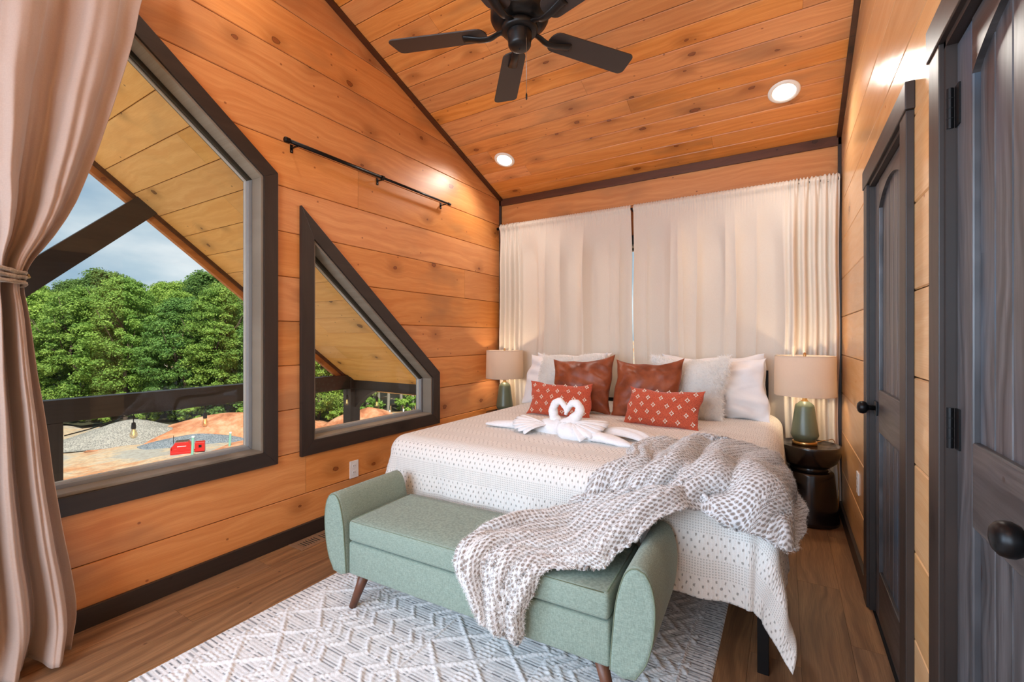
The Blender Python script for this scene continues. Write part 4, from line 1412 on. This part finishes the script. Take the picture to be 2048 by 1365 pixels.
side_table(.140, 3.845, 'dark espresso hourglass side table right of the bed')
side_table(-2.45, 3.87, 'dark espresso hourglass side table hidden behind the left side of the bed')
lamp(.115, 3.84, .536, 'green ceramic table lamp with linen drum shade right of the bed', 34)
lamp(-2.45, 3.87, .536, 'green ceramic table lamp with linen drum shade left of the bed', 34)
cord = tube('lamp_cord', [tuple(p) for p in catmull([(.19, 3.91, .545), (.26, 3.95, .56), (.30, 4.0, .545), (.322, 4.015, .40), (.325, 4.0, .2), (.31, 3.95, .06), (.30, 3.90, .012), (.318, 3.93, .10), (.326, 4.0, .16), (.33, 4.03, .05)], 50)], .0028, m_brass, None, 8)
tag(cord, 'thin lamp cord looping down behind the right side table', 'cord')

# ------------------------------------------------------------------ throw blanket over bed and bench

def support(x, y):
    """height of what carries the throw: bed top with rounded edges, bench seat, right bench arm"""
    ex = np.clip((x + .13) / .12, 0, 1); ey = np.clip((2.035 - y) / .12, 0, 1)
    e_ = np.clip(np.hypot(ex, ey), 0, 1)
    bedh = np.where((y > 1.915) & (x < -.005), .715 - .10 * (1 - np.sqrt(np.clip(1 - e_ ** 2, 0, 1))), 0)
    ca, sa = math.cos(BA), math.sin(BA)
    lx = (x + 1.142) * ca + (y - 1.645) * sa; ly = -(x + 1.142) * sa + (y - 1.645) * ca
    seat = np.where((np.abs(ly) < .222), .452, 0)
    armh = np.where((np.abs(ly) < .235) & (np.abs(lx) < .79), np.interp(np.abs(lx), [.60, .65, .70, .75, .79], [.44, .51, .565, .56, .48]), 0)
    armh = np.where(np.abs(lx) < .62, 0, armh)
    return np.maximum(np.maximum(bedh, seat), armh)


def throw():
    A = [(-.955, 1.408, .235), (-1.06, 1.406, .345), (-1.125, 1.42, .455), (-1.06, 1.54, .468), (-.96, 1.70, .475), (-.87, 1.82, .49), (-.79, 1.90, .55), (-.70, 1.96, .675), (-.645, 2.06, .735), (-.68, 2.23, .735), (-.60, 2.38, .735), (-.44, 2.50, .735), (-.22, 2.60, .735)]
    B = [(-.84, 1.414, .185), (-.785, 1.414, .33), (-.735, 1.430, .455), (-.64, 1.49, .468), (-.53, 1.54, .49), (-.43, 1.67, .59), (-.33, 1.80, .63), (-.26, 1.88, .60), (-.17, 1.895, .575), (-.03, 1.885, .53), (.05, 2.03, .505), (.062, 2.33, .535), (.02, 2.60, .63)]
    m, n = 400, 170
    a, b = catmull(A, m), catmull(B, m)
    # resample along length evenly
    mid = (a + b) / 2; dl = np.r_[0, np.cumsum(np.linalg.norm(np.diff(mid, axis=0), axis=1))]
    q = np.linspace(0, dl[-1], m)
    a = np.stack([np.interp(q, dl, a[:, k_]) for k_ in range(3)], 1); b = np.stack([np.interp(q, dl, b[:, k_]) for k_ in range(3)], 1)
    s = np.linspace(0, 1, n)
    wdt = np.linalg.norm(b - a, axis=1)
    P = a[:, None] * (1 - s[None, :, None]) + b[:, None] * s[None, :, None]
    T = q / dl[-1]
    # settle on the support, smoothed
    H = support(P[..., 0], P[..., 1])
    for _ in range(14):
        H[1:-1] = np.maximum(H[1:-1] * .999, (H[:-2] + 2 * H[1:-1] + H[2:]) / 4); H[:, 1:-1] = np.maximum(H[:, 1:-1] * .999, (H[:, :-2] + 2 * H[:, 1:-1] + H[:, 2:]) / 4)
    lying = sm(.16, .22, T)[:, None]                       # the first part hangs down the bench front
    P[..., 2] = np.where(lying > .5, np.maximum(P[..., 2], H + .012), P[..., 2])
    for _ in range(10):
        P[1:-1, :, 2] = (P[:-2, :, 2] + 2 * P[1:-1, :, 2] + P[2:, :, 2]) / 4
    # normals
    def normals(P):
        du = np.gradient(P, axis=0); dv = np.gradient(P, axis=1); N = np.cross(dv, du)
        N /= np.linalg.norm(N, axis=2)[..., None] + 1e-9
        return N
    N = normals(P)
    if N[m // 2, n // 2, 2] < 0: N = -N
    # folds running along the length: tight in the narrow middle, broad on the bed
    S = s[None, :]; Tt = T[:, None]
    tight = np.exp(-((Tt - .40) / .18) ** 2)
    f1 = np.sin(PI * (3.6 * S + .45 * np.sin(6 * Tt + 1) + .25 * np.sin(15 * Tt + 4 * S)) + 3.2 * Tt)
    f2 = np.sin(PI * (6.7 * S + .40 * np.sin(9 * Tt + 2.0 * S) + .2 * np.sin(21 * Tt)) - 5 * Tt + .8)
    f3 = np.sin(PI * (2.1 * S + 4.6 * Tt) + 2.2 * np.sin(5 * S))
    rid = lambda f: np.abs(f) ** .85
    hgt = (.046 + .016 * tight) * rid(f1) * (.55 + .45 * np.sin(9 * Tt + 3 * S)) + .030 * rid(f2) * (.5 + .8 * tight) + .014 * rid(f3)
    edge = np.minimum(np.minimum(S, 1 - S) / .06, np.minimum(Tt, 1 - Tt) / .02)
    hgt *= np.clip(.25 + .75 * edge, .25, 1)
    # plan wiggles make the outline irregular
    P = P + N * hgt[..., None]
    wob = .014 * np.sin(9 * Tt * PI + 2 * S) + .008 * np.sin(23 * Tt * PI)
    P[..., 0] += wob * (S - .5) * 1.6; P[..., 1] += .5 * wob * (S - .5)
    # metric uv
    du = np.linalg.norm(np.diff(P, axis=1), axis=2).mean(0); vs = np.r_[0, np.cumsum(du)]
    arc = np.linalg.norm(np.diff(P, axis=1), axis=2); arc = np.concatenate([np.zeros((m, 1)), np.cumsum(arc, axis=1)], 1)
    arc -= arc[:, n // 2][:, None]
    for _ in range(30): arc[1:-1] = (arc[:-2] + arc[1:-1] + arc[2:]) / 3
    lon = np.linalg.norm(np.diff(P, axis=0), axis=2); lon = np.concatenate([np.zeros((1, n)), np.cumsum(lon, axis=0)], 0)
    uv = np.stack([.35 * lon + .65 * lon[:, n // 2][:, None], arc], -1)
    # honeycomb relief of the plush
    X1 = (uv[..., 0] - uv[..., 1] * .577) * 58; Y1 = uv[..., 1] * 1.155 * 58
    cell = np.hypot((X1 % 1) - .5, (Y1 % 1) - .5)
    N = normals(P)
    if N[m // 2, n // 2, 2] < 0: N = -N
    P = P + N * (.006 * np.clip(cell * 2, 0, 1) + .002 * rng.random(cell.shape))[..., None]
    me = grid_mesh('throw_blanket', P, uv)
    o = link('throw_blanket', me, m_throw)
    solid(o, .012, -1)
    tag(o, 'plush white and taupe honeycomb throw blanket trailing from the bed corner across the bench', 'blanket')
    # pale fibre tips on the raised ridges and the hem
    pts = P.reshape(-1, 3); nn = N.reshape(-1, 3); keep = (cell.reshape(-1) > .40)
    fur(o, pts[keep], nn[keep], .010, .00045, 90000, m_tfib, 5, droop=.3, name='plush_fibres')


throw()

# ------------------------------------------------------------------ outside: porch
XO = -5.6
porch = struct('porch', 'timber porch under the gable overhang')
RS = .786
def roof_z(y): return 2.955 - RS * (y - 1.585)


rc = math.sqrt(1 + RS * RS)
def fS(u, s, d):       # u = x, s = distance down the slope from the ridge at y = .1
    y = .1 + s / rc; z = roof_z(.1) - RS * s / rc
    return (u, y - d * RS / rc, z - d / rc)


slen = (4.75 - .1) * rc
soff = [(k_ * .28, min(slen, (k_ + 1) * .28)) for k_ in range(int(slen / .28) + 1)]
planks(porch, 'soffit_board', soff, XO - .05, L - .15, [], [], fS, m_soffit, lambda r: [-4.0 - (r * .7 % 1.2)] if r % 2 else [], gap=.002, ch=.004, dep=.006)
v, f = prism([(XO - .2, 0), (L - .155, 0), (L - .155, slen), (XO - .2, slen)], fS, -.12, -.012); fixn(obj('roof_deck', v, f, m_slab, porch))
# the other slope of the porch roof
def fS2(u, s, d):
    y = .1 - s / rc; z = roof_z(.1) - RS * s / rc
    return (u, y, z - d)
v, f = prism([(XO - .2, 0), (L - .15, 0), (L - .15, slen), (XO - .2, slen)], fS2, 0, .12); fixn(obj('soffit_slope', v, f, m_soffit, porch))
# rake boards: inner trim and outer fascia
v, f = prism([(XO - .06, 0), (XO + .0, 0), (XO + .0, slen), (XO - .06, slen)], fS, 0, .095); fixn(obj('rake_board', v, f, m_rake, porch))
v, f = prism([(XO - .0, 0), (XO + .03, 0), (XO + .03, slen), (XO - .0, slen)], fS, 0, .035); fixn(obj('rake_trim', v, f, m_trimredy, porch))
v, f = prism([(XO - .20, 0), (XO - .06, 0), (XO - .06, slen), (XO - .20, slen)], fS, -.02, .02); fixn(obj('rake_soffit', v, f, m_rake, porch))
# tie beam, posts, brace, outer plate beam
ZT = .742
fixn(obj('tie_beam', *box(XO - .07, XO + .07, -4.2, 4.50, ZT - .205, ZT), m_beam, porch, bevel=.004))
fixn(obj('plate_beam', *box(XO - .07, L - .15, 4.50, 4.64, ZT - .21, ZT), m_beamx, porch, bevel=.004))
for y_ in (1.27, -1.9):
    fixn(obj('post', *box(XO - .07, XO + .07, y_ - .07, y_ + .07, -4.7, ZT - .206), m_post, porch, bevel=.004))
fixn(obj('post', *box(XO - .085, XO + .085, 4.44, 4.61, -4.7, ZT + .01), m_post, porch, bevel=.004))
pts = [(XO, .55, 1.32), (XO, 2.02, 2.76)]
def bar(p, q, wx, wz, mat, name, parent):
    p, q = Vector(p), Vector(q); t_ = (q - p).normalized(); sx_ = Vector((1, 0, 0)) if abs(t_.x) < .5 else Vector((0, 1, 0)); n_ = t_.cross(sx_).normalized()
    V = []
    for e_ in (p, q):
        for a_, b_ in ((-1, -1), (1, -1), (1, 1), (-1, 1)): V.append(e_ + sx_ * wx * a_ + n_ * wz * b_)
    F = [(0, 1, 2, 3), (4, 7, 6, 5)] + [(i, (i + 1) % 4, 4 + (i + 1) % 4, 4 + i) for i in range(4)]
    return fixn(obj(name, V, F, mat, parent, bevel=.003))


bar((XO, .62, 1.30), (XO, 1.99, 2.67), .045, .105, m_beam, 'brace', porch)
bar((XO, 1.27, ZT), (XO, 1.27, 1.3), .06, .06, m_post, 'king_post', porch) if False else None
# curved knee brace between the corner post and the plate beam
V, F = [], []
for i in range(9):
    a = i / 8; x_ = XO + .06 + .50 * a; zu = ZT - .19; zl = ZT - .21 - .30 * (1 - a) ** 1.7 - .005
    for z_ in (zu, zl):
        for y_ in (4.52, 4.62): V.append((x_, y_, z_))
for i in range(8):
    p, q = i * 4, i * 4 + 4
    F += [(p, p + 1, q + 1, q), (p + 2, q + 2, q + 3, p + 3), (p, q, q + 2, p + 2), (p + 1, p + 3, q + 3, q + 1)]
F += [(0, 2, 3, 1), (32, 33, 35, 34)]
fixn(obj('knee_brace', V, F, m_beamx, porch))
# gable infill boards near the eave corner
for i, (z0, z1) in enumerate(((ZT + .0, ZT + .18), (ZT + .18, ZT + .36))):
    ye = 1.585 + (2.955 - .19 - z1) / RS
    fixn(obj('gable_board', *box(XO - .05, XO - .02, 3.75, max(3.8, ye - .05), z0 + .002, z1 - .002), m_rake, porch))
# low shed roof with metal edge below
fixn(obj('lower_roof', *box(-6.3, -3.5, 5.8, 7.6, -1.05, -.95), m_beamx, porch))

# string lights under the beams
sl = empty('string_lights', 'black string light cable with clear bulbs hanging under the dark porch beam', 'string lights', (XO + .09, 1.35, .52))
def rel(p): return (p[0] - (XO + .09), p[1] - 1.35, p[2] - .52)
bulbs = [(XO + .09, 1.84, .53), (XO + .09, 2.48, .535), (XO + .10, 4.36, .53), (XO + .62, 4.46, .525)]
pts = [(XO + .09, 1.34, .42), (XO + .09, 1.55, .46), (XO + .09, 1.84, .545), (XO + .09, 2.15, .535), (XO + .09, 2.48, .545), (XO + .09, 2.9, .525), (XO + .09, 3.5, .535), (XO + .10, 4.36, .545), (XO + .62, 4.46, .54), (XO + 1.4, 4.48, .53), (XO + 2.2, 4.48, .545)]
tube('cable', [rel(p) for p in catmull(pts, 90)], .0055, m_bulbcap, sl, 6)
for (x_, y_, z_) in bulbs:
    q = rel((x_, y_, z_))
    v, f = lathe([(.004, q[2] + .01), (.004, q[2] - .07), (.017, q[2] - .075), (.020, q[2] - .12), (.018, q[2] - .135), (.0, q[2] - .135)], 14, q[0], q[1]); sk = fixn(obj('socket', v, f, m_bulbcap, sl, True))
    zb = q[2] - .132
    v, f = lathe([(.013, zb), (.018, zb - .014), (.031, zb - .05), (.030, zb - .075), (.018, zb - .094), (.0, zb - .10)], 18, q[0], q[1], cap=False); fixn(obj('bulb', v, f, m_bulb, sk, True))
    v, f = lathe([(.0, zb - .01), (.006, zb - .02), (.007, zb - .06), (.0, zb - .07)], 8, q[0], q[1], cap=False); obj('filament', v, f, m_fil, sk)

# ------------------------------------------------------------------ outside: ground, piles, equipment, woods
GZ = -4.7
M = MAT('graded_ground'); c = M.coord(); v = M.vec(*c)
n1 = M.noise(v, .22, 5, .6); n2 = M.noise(v, 5.0, 5, .7); n3 = M.noise(M.vec(c[0] * 1.2, c[1] * .35, 0.0), 1.0, 4, .6)
f_ = (n1 * .6 + n3 * .4)
M.set(Base_Color=M.mix(n2.smooth(.35, .75) * .45, M.ramp(f_, (.42, lin(204, 142, 96)), (.50, lin(208, 180, 146)), (.56, lin(176, 168, 156))), lin(120, 100, 84)), Roughness=.95)
M.bump(n2, .6, .08); m_ground = M.m
M = MAT('grey_gravel'); c = M.coord(); d, cc = M.voro(M.vec(*c), 24.0, '3D')
M.set(Base_Color=M.mix(cc[0], lin(188, 180, 168), lin(122, 118, 112)), Roughness=.95); M.bump(d, .8, .05); m_gravel = M.m
M = MAT('blue_gravel'); c = M.coord(); d, cc = M.voro(M.vec(*c), 24.0, '3D')
M.set(Base_Color=M.mix(cc[0], lin(158, 162, 166), lin(96, 104, 112)), Roughness=.95); M.bump(d, .8, .05); m_gravel2 = M.m
M = MAT('red_clay'); c = M.coord(); n1 = M.noise(M.vec(*c), 1.1, 6, .65); n2 = M.noise(M.vec(*c), 8.0, 3)
M.set(Base_Color=M.mix(n2 * .5, M.ramp(n1, (.35, lin(168, 98, 62)), (.5, lin(212, 142, 100)), (.65, lin(226, 176, 138))), lin(140, 82, 54)), Roughness=.95); M.bump(n1 + n2 * .4, .8, .1); m_clay = M.m
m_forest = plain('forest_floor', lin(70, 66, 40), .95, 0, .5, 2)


def terrain():
    x = np.linspace(-110, 40, 151); y = np.linspace(-60, 90, 151)
    Xg, Yg = np.meshgrid(x, y)
    r = -.521 * Xg + .8536 * Yg
    Z = GZ + .10 * np.sin(Xg * .5) * np.sin(Yg * .43) + .06 * np.sin(Xg * 1.3 + Yg) + .10 * np.clip(r - 36, 0, 100)
    o = link('ground', grid_mesh('ground', np.stack([Xg, Yg, Z], -1)), m_ground); o['kind'] = 'structure'


terrain()


def polar(u_ang, d):                        # angle from +y towards -x; d measured square to the edge of the woods
    d = d / math.cos(u_ang - .548)
    return (-d * math.sin(u_ang), d * math.cos(u_ang))


def mound(name, label, cat, ang, dist, ln, wd_, ht, mat, seed, rot=0.0):
    r = np.random.default_rng(seed); cx, cy = polar(math.radians(ang), dist)
    n = 70
    s = np.linspace(-1, 1, n); U_, V_ = np.meshgrid(s, s)
    rr = np.hypot(U_, V_)
    h = ht * np.clip(1 - rr ** 1.5, 0, 1) ** 1.05
    for k_ in range(12):
        p = r.uniform(-8, 8, 2); h += ht * .035 * np.sin(U_ * p[0] + V_ * p[1] + k_) * np.clip(1 - rr, 0, 1)
    h += ht * .03 * r.random(h.shape) * np.clip(1 - rr, 0, 1)
    ca, sa = math.cos(rot), math.sin(rot)
    Xv, Yv = U_ * ln / 2, V_ * wd_ / 2
    V = np.stack([Xv * ca - Yv * sa, Xv * sa + Yv * ca, h - .05], -1)
    o = link(name, grid_mesh(name, V), mat, None); o.location = (cx, cy, GZ + .06)
    return tag(o, label, cat)


mound('gravel_pile', 'big heap of grey gravel on the building site', 'gravel pile', 71.6, 26, 8.0, 3.4, 1.10, m_gravel, 1, math.radians(60))
mound('gravel_pile', 'low heap of bluish gravel in front of the red earth bank', 'gravel pile', 66.8, 25.4, 5.6, 2.4, .50, m_gravel2, 2, math.radians(60))
mound('earth_bank', 'low bank of red clay in front of the woods', 'earth mound', 63.0, 28.3, 13, 5, 1.2, m_clay, 3, math.radians(55))
mound('earth_mound', 'red clay mound beside the blue foundation pad', 'earth mound', 49.2, 29.5, 6.5, 4, 1.35, m_clay, 4, math.radians(40))
mound('earth_apron', 'flat spread of red clay beyond the corner post', 'earth mound', 52.5, 25, 13, 12, .22, m_clay, 5, math.radians(45))
mound('rubble_heap', 'small heap of brown rubble near the porch post', 'rubble', 74.5, 16.0, 2.2, 1.6, .35, m_clay, 6, 0)

# foundation pad with stakes
cx, cy = polar(math.radians(44.6), 31.3)
m_pad = plain('pale_blue_gravel', lin(176, 192, 194), .95, 0, .5, 9)
m_form = plain('form_board', lin(176, 138, 96), .8, 0, .3, 6)
m_pvc = plain('pale_green_pipe', lin(130, 190, 170), .5)
pad = empty('foundation_pad', 'blue grey gravel foundation pad framed by form boards with stakes', 'foundation', (cx, cy, GZ + .14), math.radians(40))
fixn(obj('gravel_bed', *box(-3.2, 3.2, -2.4, 2.4, 0, .22), m_pad, pad))
for a in ((-3.3, 3.3, -2.5, -2.42), (-3.3, 3.3, 2.42, 2.5), (-3.3, -3.22, -2.42, 2.42), (3.22, 3.3, -2.42, 2.42)): fixn(obj('form_board', *box(*a, 0, .30), m_form, pad))
for i in range(8):
    fixn(obj('stake', *box(-3.2 + i * .9, -3.14 + i * .9, 2.5, 2.56, 0, .75), m_form, pad))
    if i % 2 == 0: fixn(obj('stake', *box(-3.2 + i * .9, -3.14 + i * .9, -2.58, -2.52, 0, .65), m_form, pad))
for i, (px_, py_) in enumerate(((-1.2, .4), (-.3, .9), (.6, .2), (1.5, 1.1))):
    fixn(obj('stub_pipe', *lathe([(.05, .2), (.05, .75)], 10, px_, py_), m_plate, pad))
for i, (an, ds, lb) in enumerate(((66.9, 22.0, 'pale green pipe sticking up beside the red compaction machine'), (63.6, 24.6, 'shorter pale green pipe standing away to the right of the red machine'), (52.4, 21.0, 'short green pipe in the clay beyond the triangular window'))):
    x_, y_ = polar(math.radians(an), ds)
    o = empty('stub_pipe', lb, 'pipe', (x_, y_, GZ))
    ln = (1.1, .75, .8)[i]
    fixn(obj('pipe_wall', *sweep([(0, 0, -.1), (.05, .03, ln)], .055, 12), m_pvc, o)); fixn(obj('pipe_cap', *sweep([(.05, .03, ln), (.053, .032, ln + .06)], .066, 12), m_plate, o))

# red machine
m_redm = plain('red_enamel', lin(196, 36, 32), .4, 0, .15, 12)
x_, y_ = polar(math.radians(67.7), 23.0)
rm = empty('trench_compactor', 'red walk-behind machine with a grey mesh top parked on the gravel', 'machine', (x_, y_, GZ), math.radians(62))
rm.scale = (.74, .74, .74)
pr = [(-.55, .18), (.55, .18), (.55, .62), (.36, .92), (-.36, .92), (-.55, .62)]
v, f = prism(pr, lambda u, z, d: (u, d, z), -.38, .38); fixn(obj('housing', v, f, m_redm, rm, bevel=.02))
for i in range(7):
    obj('grille_bar', *box(-.34 + i * .105, -.29 + i * .105, -.34, .34, .925, .95), m_chain, rm)
for i in range(4): obj('grille_bar', *box(-.36, .36, -.33 + i * .20, -.28 + i * .20, .945, .965), m_chain, rm)
for s in (-1, 1):
    dr_ = [(s * .36 + .25 * math.cos(a), .25 + .25 * math.sin(a)) for a in np.linspace(0, 2 * PI, 20, endpoint=False)]
    fixn(obj('drum', *prism(dr_, lambda u, z, d: (u, d, z), -.42, .42), m_redm, rm, bevel=.01))
    fixn(obj('side_frame', *box(s * .60 - .03, s * .60 + .03, -.40, .40, .08, .55), m_redm, rm, bevel=.01))
    for zz in (.2, .42): fixn(obj('slot_hole', *box(s * .60 - .034, s * .60 + .034, -.2, -.08, zz, zz + .08), m_dark, rm))
fixn(obj('bumper_bar', *box(-.6, .6, -.46, -.40, .12, .26), m_redm, rm, bevel=.01))
fixn(obj('name_stripe', *box(-.25, .25, -.386, -.382, .62, .66), m_plate, rm))
fixn(obj('rear_box', *box(.72, 1.30, -.28, .34, .14, .78), m_redm, rm, bevel=.03))
fixn(obj('rear_hole', *box(.95, 1.12, -.285, -.28, .42, .60), m_dark, rm))
fixn(obj('tow_link', *box(.58, .74, -.05, .05, .2, .28), m_redm, rm))
tube('antenna', [(-.5, .1, .8), (-.5, .1, 1.35)], .02, m_dark, rm, 6)

# woods: leafy trees, each a thing of its own
def leaf_mat(name, a, b):
    M = MAT(name); at = M.node('Attribute'); at.attribute_name = 'tone'
    rd = M.rand(); col = M.mix(X(M.nt, at.outputs['Fac']), a, b)
    hs = M.node('HueSaturation'); M.put(hs.inputs['Color'], col); M.put(hs.inputs['Value'], .82 + rd * .36); M.put(hs.inputs['Hue'], .49 + rd * .022)
    M.set(Base_Color=hs.outputs[0], Roughness=.6, Specular_IOR_Level=.3)
    t = M.node('BsdfTranslucent'); M.put(t.inputs[0], hs.outputs[0]); mx = M.node('MixShader'); mx.inputs[0].default_value = .35
    M.nt.links.new(M.b.outputs[0], mx.inputs[1]); M.nt.links.new(t.outputs[0], mx.inputs[2]); M.nt.links.new(mx.outputs[0], M.out.inputs[0])
    return M.m


m_leaf = [leaf_mat('leaf_mid', lin(84, 122, 48), lin(160, 188, 88)), leaf_mat('leaf_deep', lin(64, 102, 48), lin(134, 166, 82)), leaf_mat('leaf_bright', lin(100, 138, 48), lin(180, 204, 96))]
m_bark = plain('bark', lin(96, 80, 66), .9, 0, .5, 5)
m_barkp = plain('pale_bark', lin(150, 140, 126), .9, 0, .4, 5)


def crown_mesh(name, H, base, rad, nclump, per, seed, leaf=.20):
    r = np.random.default_rng(seed)
    hs = r.random(nclump) ** .85; ang = r.random(nclump) * 2 * PI
    prof = np.sin(PI * np.clip(.16 + .82 * hs, 0, 1)) ** .55
    rr = rad * prof * (.45 + .6 * np.sqrt(r.random(nclump)))
    C = np.stack([rr * np.cos(ang), rr * np.sin(ang), base + (H - base - .5) * hs], -1)
    cr_ = rad * (.10 + .17 * r.random(nclump))
    k_ = nclump * per
    ci = np.repeat(np.arange(nclump), per)
    d = r.normal(size=(k_, 3)); d /= np.linalg.norm(d, axis=1)[:, None]
    d[:, 2] = np.where(r.random(k_) < .6, np.abs(d[:, 2]), d[:, 2])
    rad_l = cr_[ci] * (.45 + .65 * r.random(k_))
    p = C[ci] + d * rad_l[:, None] * [1.15, 1.15, .75]
    nrm = d + (r.random((k_, 3)) - .5) * 1.6; nrm[:, 2] += .3; nrm /= np.linalg.norm(nrm, axis=1)[:, None]
    t = np.cross(nrm, r.normal(size=(k_, 3))); t /= np.linalg.norm(t, axis=1)[:, None]; b = np.cross(nrm, t)
    ls = leaf * (.6 + .8 * r.random(k_))[:, None]
    V = np.stack([p - t * ls * .6, p + b * ls * .36, p + t * ls * .6, p - b * ls * .36], 1).reshape(-1, 3)
    V[:, 2] = np.maximum(V[:, 2], .03)
    F = np.arange(k_ * 4).reshape(-1, 4)
    me = tri_mesh(name, V, F)
    tone = np.clip(r.random(k_) * .55 + .45 * r.random(nclump)[ci], 0, 1)
    at = me.attributes.new('tone', 'FLOAT', 'POINT'); at.data.foreach_set('value', np.repeat(tone, 4).astype(np.float32))
    return me


def trunk_mesh(name, H, seed, rad=.16):
    r = np.random.default_rng(seed); V, F = [], []
    pts = [(0, 0, -.3)] + [(r.normal() * .10 * i, r.normal() * .10 * i, H * i / 6) for i in range(1, 6)]
    v, f = sweep([tuple(p) for p in catmull(pts, 16)], list(np.linspace(rad, rad * .3, 16)), 8); V += v; F += f
    for k_ in range(5):
        i = r.integers(2, 5); a = r.random() * 6.3; o_ = len(V); p = Vector(pts[i]); l_ = H * .22
        v, f = sweep([p, p + Vector((math.cos(a), math.sin(a), .8)) * l_ * .5, p + Vector((math.cos(a), math.sin(a), 1.4)) * l_], [rad * .35, rad * .22, rad * .08], 6)
        V += v; F += [tuple(q + o_ for q in g_) for g_ in f]
    me = mesh(name, V, F); me.polygons.foreach_set('use_smooth', [True] * len(me.polygons)); return me


CR = [crown_mesh('foliage', 10.6, 1.8, 2.3, 270, 180, 51, .115), crown_mesh('foliage', 11.0, 2.6, 2.1, 250, 180, 52, .115), crown_mesh('foliage', 9.6, .9, 2.4, 270, 180, 53, .115), crown_mesh('foliage', 11.6, 3.2, 2.6, 260, 160, 54, .135)]
TK = [trunk_mesh('trunk', 9.8, 61), trunk_mesh('trunk', 10.2, 62), trunk_mesh('trunk', 8.8, 63), trunk_mesh('trunk', 10.8, 64, .2)]
SH = crown_mesh('foliage', 2.0, .3, 1.25, 40, 130, 55, .13)
for me_ in CR + [SH]: me_.materials.append(m_leaf[0])
for me_ in TK: me_.materials.append(m_bark)
KIND = ['green broad-leaved tree standing in the front row of the woods', 'slim broad-leaved tree standing in the second row of the woods', 'bushy low-branched tree in the front row of the woods', 'tall tree rising at the back of the woods']
def tree(a, d, kind, sc, rz, leafm):
    x_, y_ = polar(a, d)
    z_ = GZ + .10 * max(0, d - 36)
    o = empty('broadleaf_tree', KIND[kind], 'tree', (x_, y_, z_), rz, ('front row trees', 'second row trees', 'bushy front row trees', 'back row trees')[kind])
    o.scale = (sc, sc, sc)
    t_ = bpy.data.objects.new('trunk', TK[kind]); COL.objects.link(t_); t_.parent = o
    c_ = bpy.data.objects.new('foliage', CR[kind]); COL.objects.link(c_); c_.parent = o; c_['kind'] = 'stuff'
    c_.material_slots[0].link = 'OBJECT'; c_.material_slots[0].material = m_leaf[leafm]


# the woods' own dark floor
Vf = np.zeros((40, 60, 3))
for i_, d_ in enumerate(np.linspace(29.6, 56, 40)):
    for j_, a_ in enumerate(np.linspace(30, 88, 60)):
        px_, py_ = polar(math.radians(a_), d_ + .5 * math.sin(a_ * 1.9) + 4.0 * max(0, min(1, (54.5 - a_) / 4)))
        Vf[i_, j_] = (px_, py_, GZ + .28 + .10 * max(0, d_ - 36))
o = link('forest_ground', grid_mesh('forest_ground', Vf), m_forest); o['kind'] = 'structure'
r = np.random.default_rng(99)
for row, (d0, step, kinds) in enumerate(((31.5, 3.5, (0, 2, 0)), (35.5, 3.7, (1,)), (40.0, 4.2, (3,)), (45.5, 5.0, (3,)))):
    t_ = math.tan(math.radians(33 - 31.4)) * d0; i = 0        # distance along the edge of the woods
    while t_ < math.tan(math.radians(84 - 31.4)) * d0:
        d = d0 + r.uniform(-1.1, 1.1) + 4.0 * max(0, min(1, (13.5 - t_) / 3))
        k_ = kinds[int(r.integers(0, len(kinds)))]
        tree(math.atan2(t_, d) + .548, d, k_, r.uniform(.88, 1.03) * (1.0 if t_ > 17 else .95), r.uniform(0, 6.3), int(r.integers(0, 3)))
        t_ += step * r.uniform(.75, 1.15); i += 1
t_ = math.tan(math.radians(33 - 31.4)) * 30
while t_ < math.tan(math.radians(84 - 31.4)) * 30:
    d = 30.2 + r.uniform(-.5, .9) + 4.0 * max(0, min(1, (13.0 - t_) / 3))
    x_, y_ = polar(math.atan2(t_, d) + .548, d)
    sc_ = r.uniform(.7, 1.15)
    o = empty('shrub', 'low leafy shrub growing at the foot of the woods', 'shrub', (x_, y_, GZ + .2), r.uniform(0, 6), 'shrubs along the edge of the woods')
    o.scale = (sc_, sc_, sc_)
    c_ = bpy.data.objects.new('foliage', SH); COL.objects.link(c_); c_.parent = o; c_['kind'] = 'stuff'
    c_.material_slots[0].link = 'OBJECT'; c_.material_slots[0].material = m_leaf[int(r.integers(0, 3))]
    t_ += 2.0 * r.uniform(.8, 1.5)
# bare pale trunks seen through the triangular window
for i, (an, dd, hh) in enumerate(((49.3, 34.1, 8.5), (48.0, 34.4, 10.0), (46.9, 34.0, 9.0), (45.2, 34.4, 10.6), (43.8, 34.1, 9.5))):
    x_, y_ = polar(math.radians(an), dd)
    rb = np.random.default_rng(80 + i)
    bp = [(0, 0, -.3)] + [(rb.normal() * .04 * q, rb.normal() * .04 * q, hh * q / 5) for q in range(1, 6)]
    v, f = sweep([tuple(p) for p in catmull(bp, 14)], list(np.linspace(.12, .05, 14)), 8); me = mesh('bare_tree', v, f)
    o = link('bare_tree', me, m_barkp); o.location = (x_, y_, GZ)
    tag(o, 'pale slender bare trunk at the edge of the woods beyond the clay mound', 'tree', 'pale bare trunks')
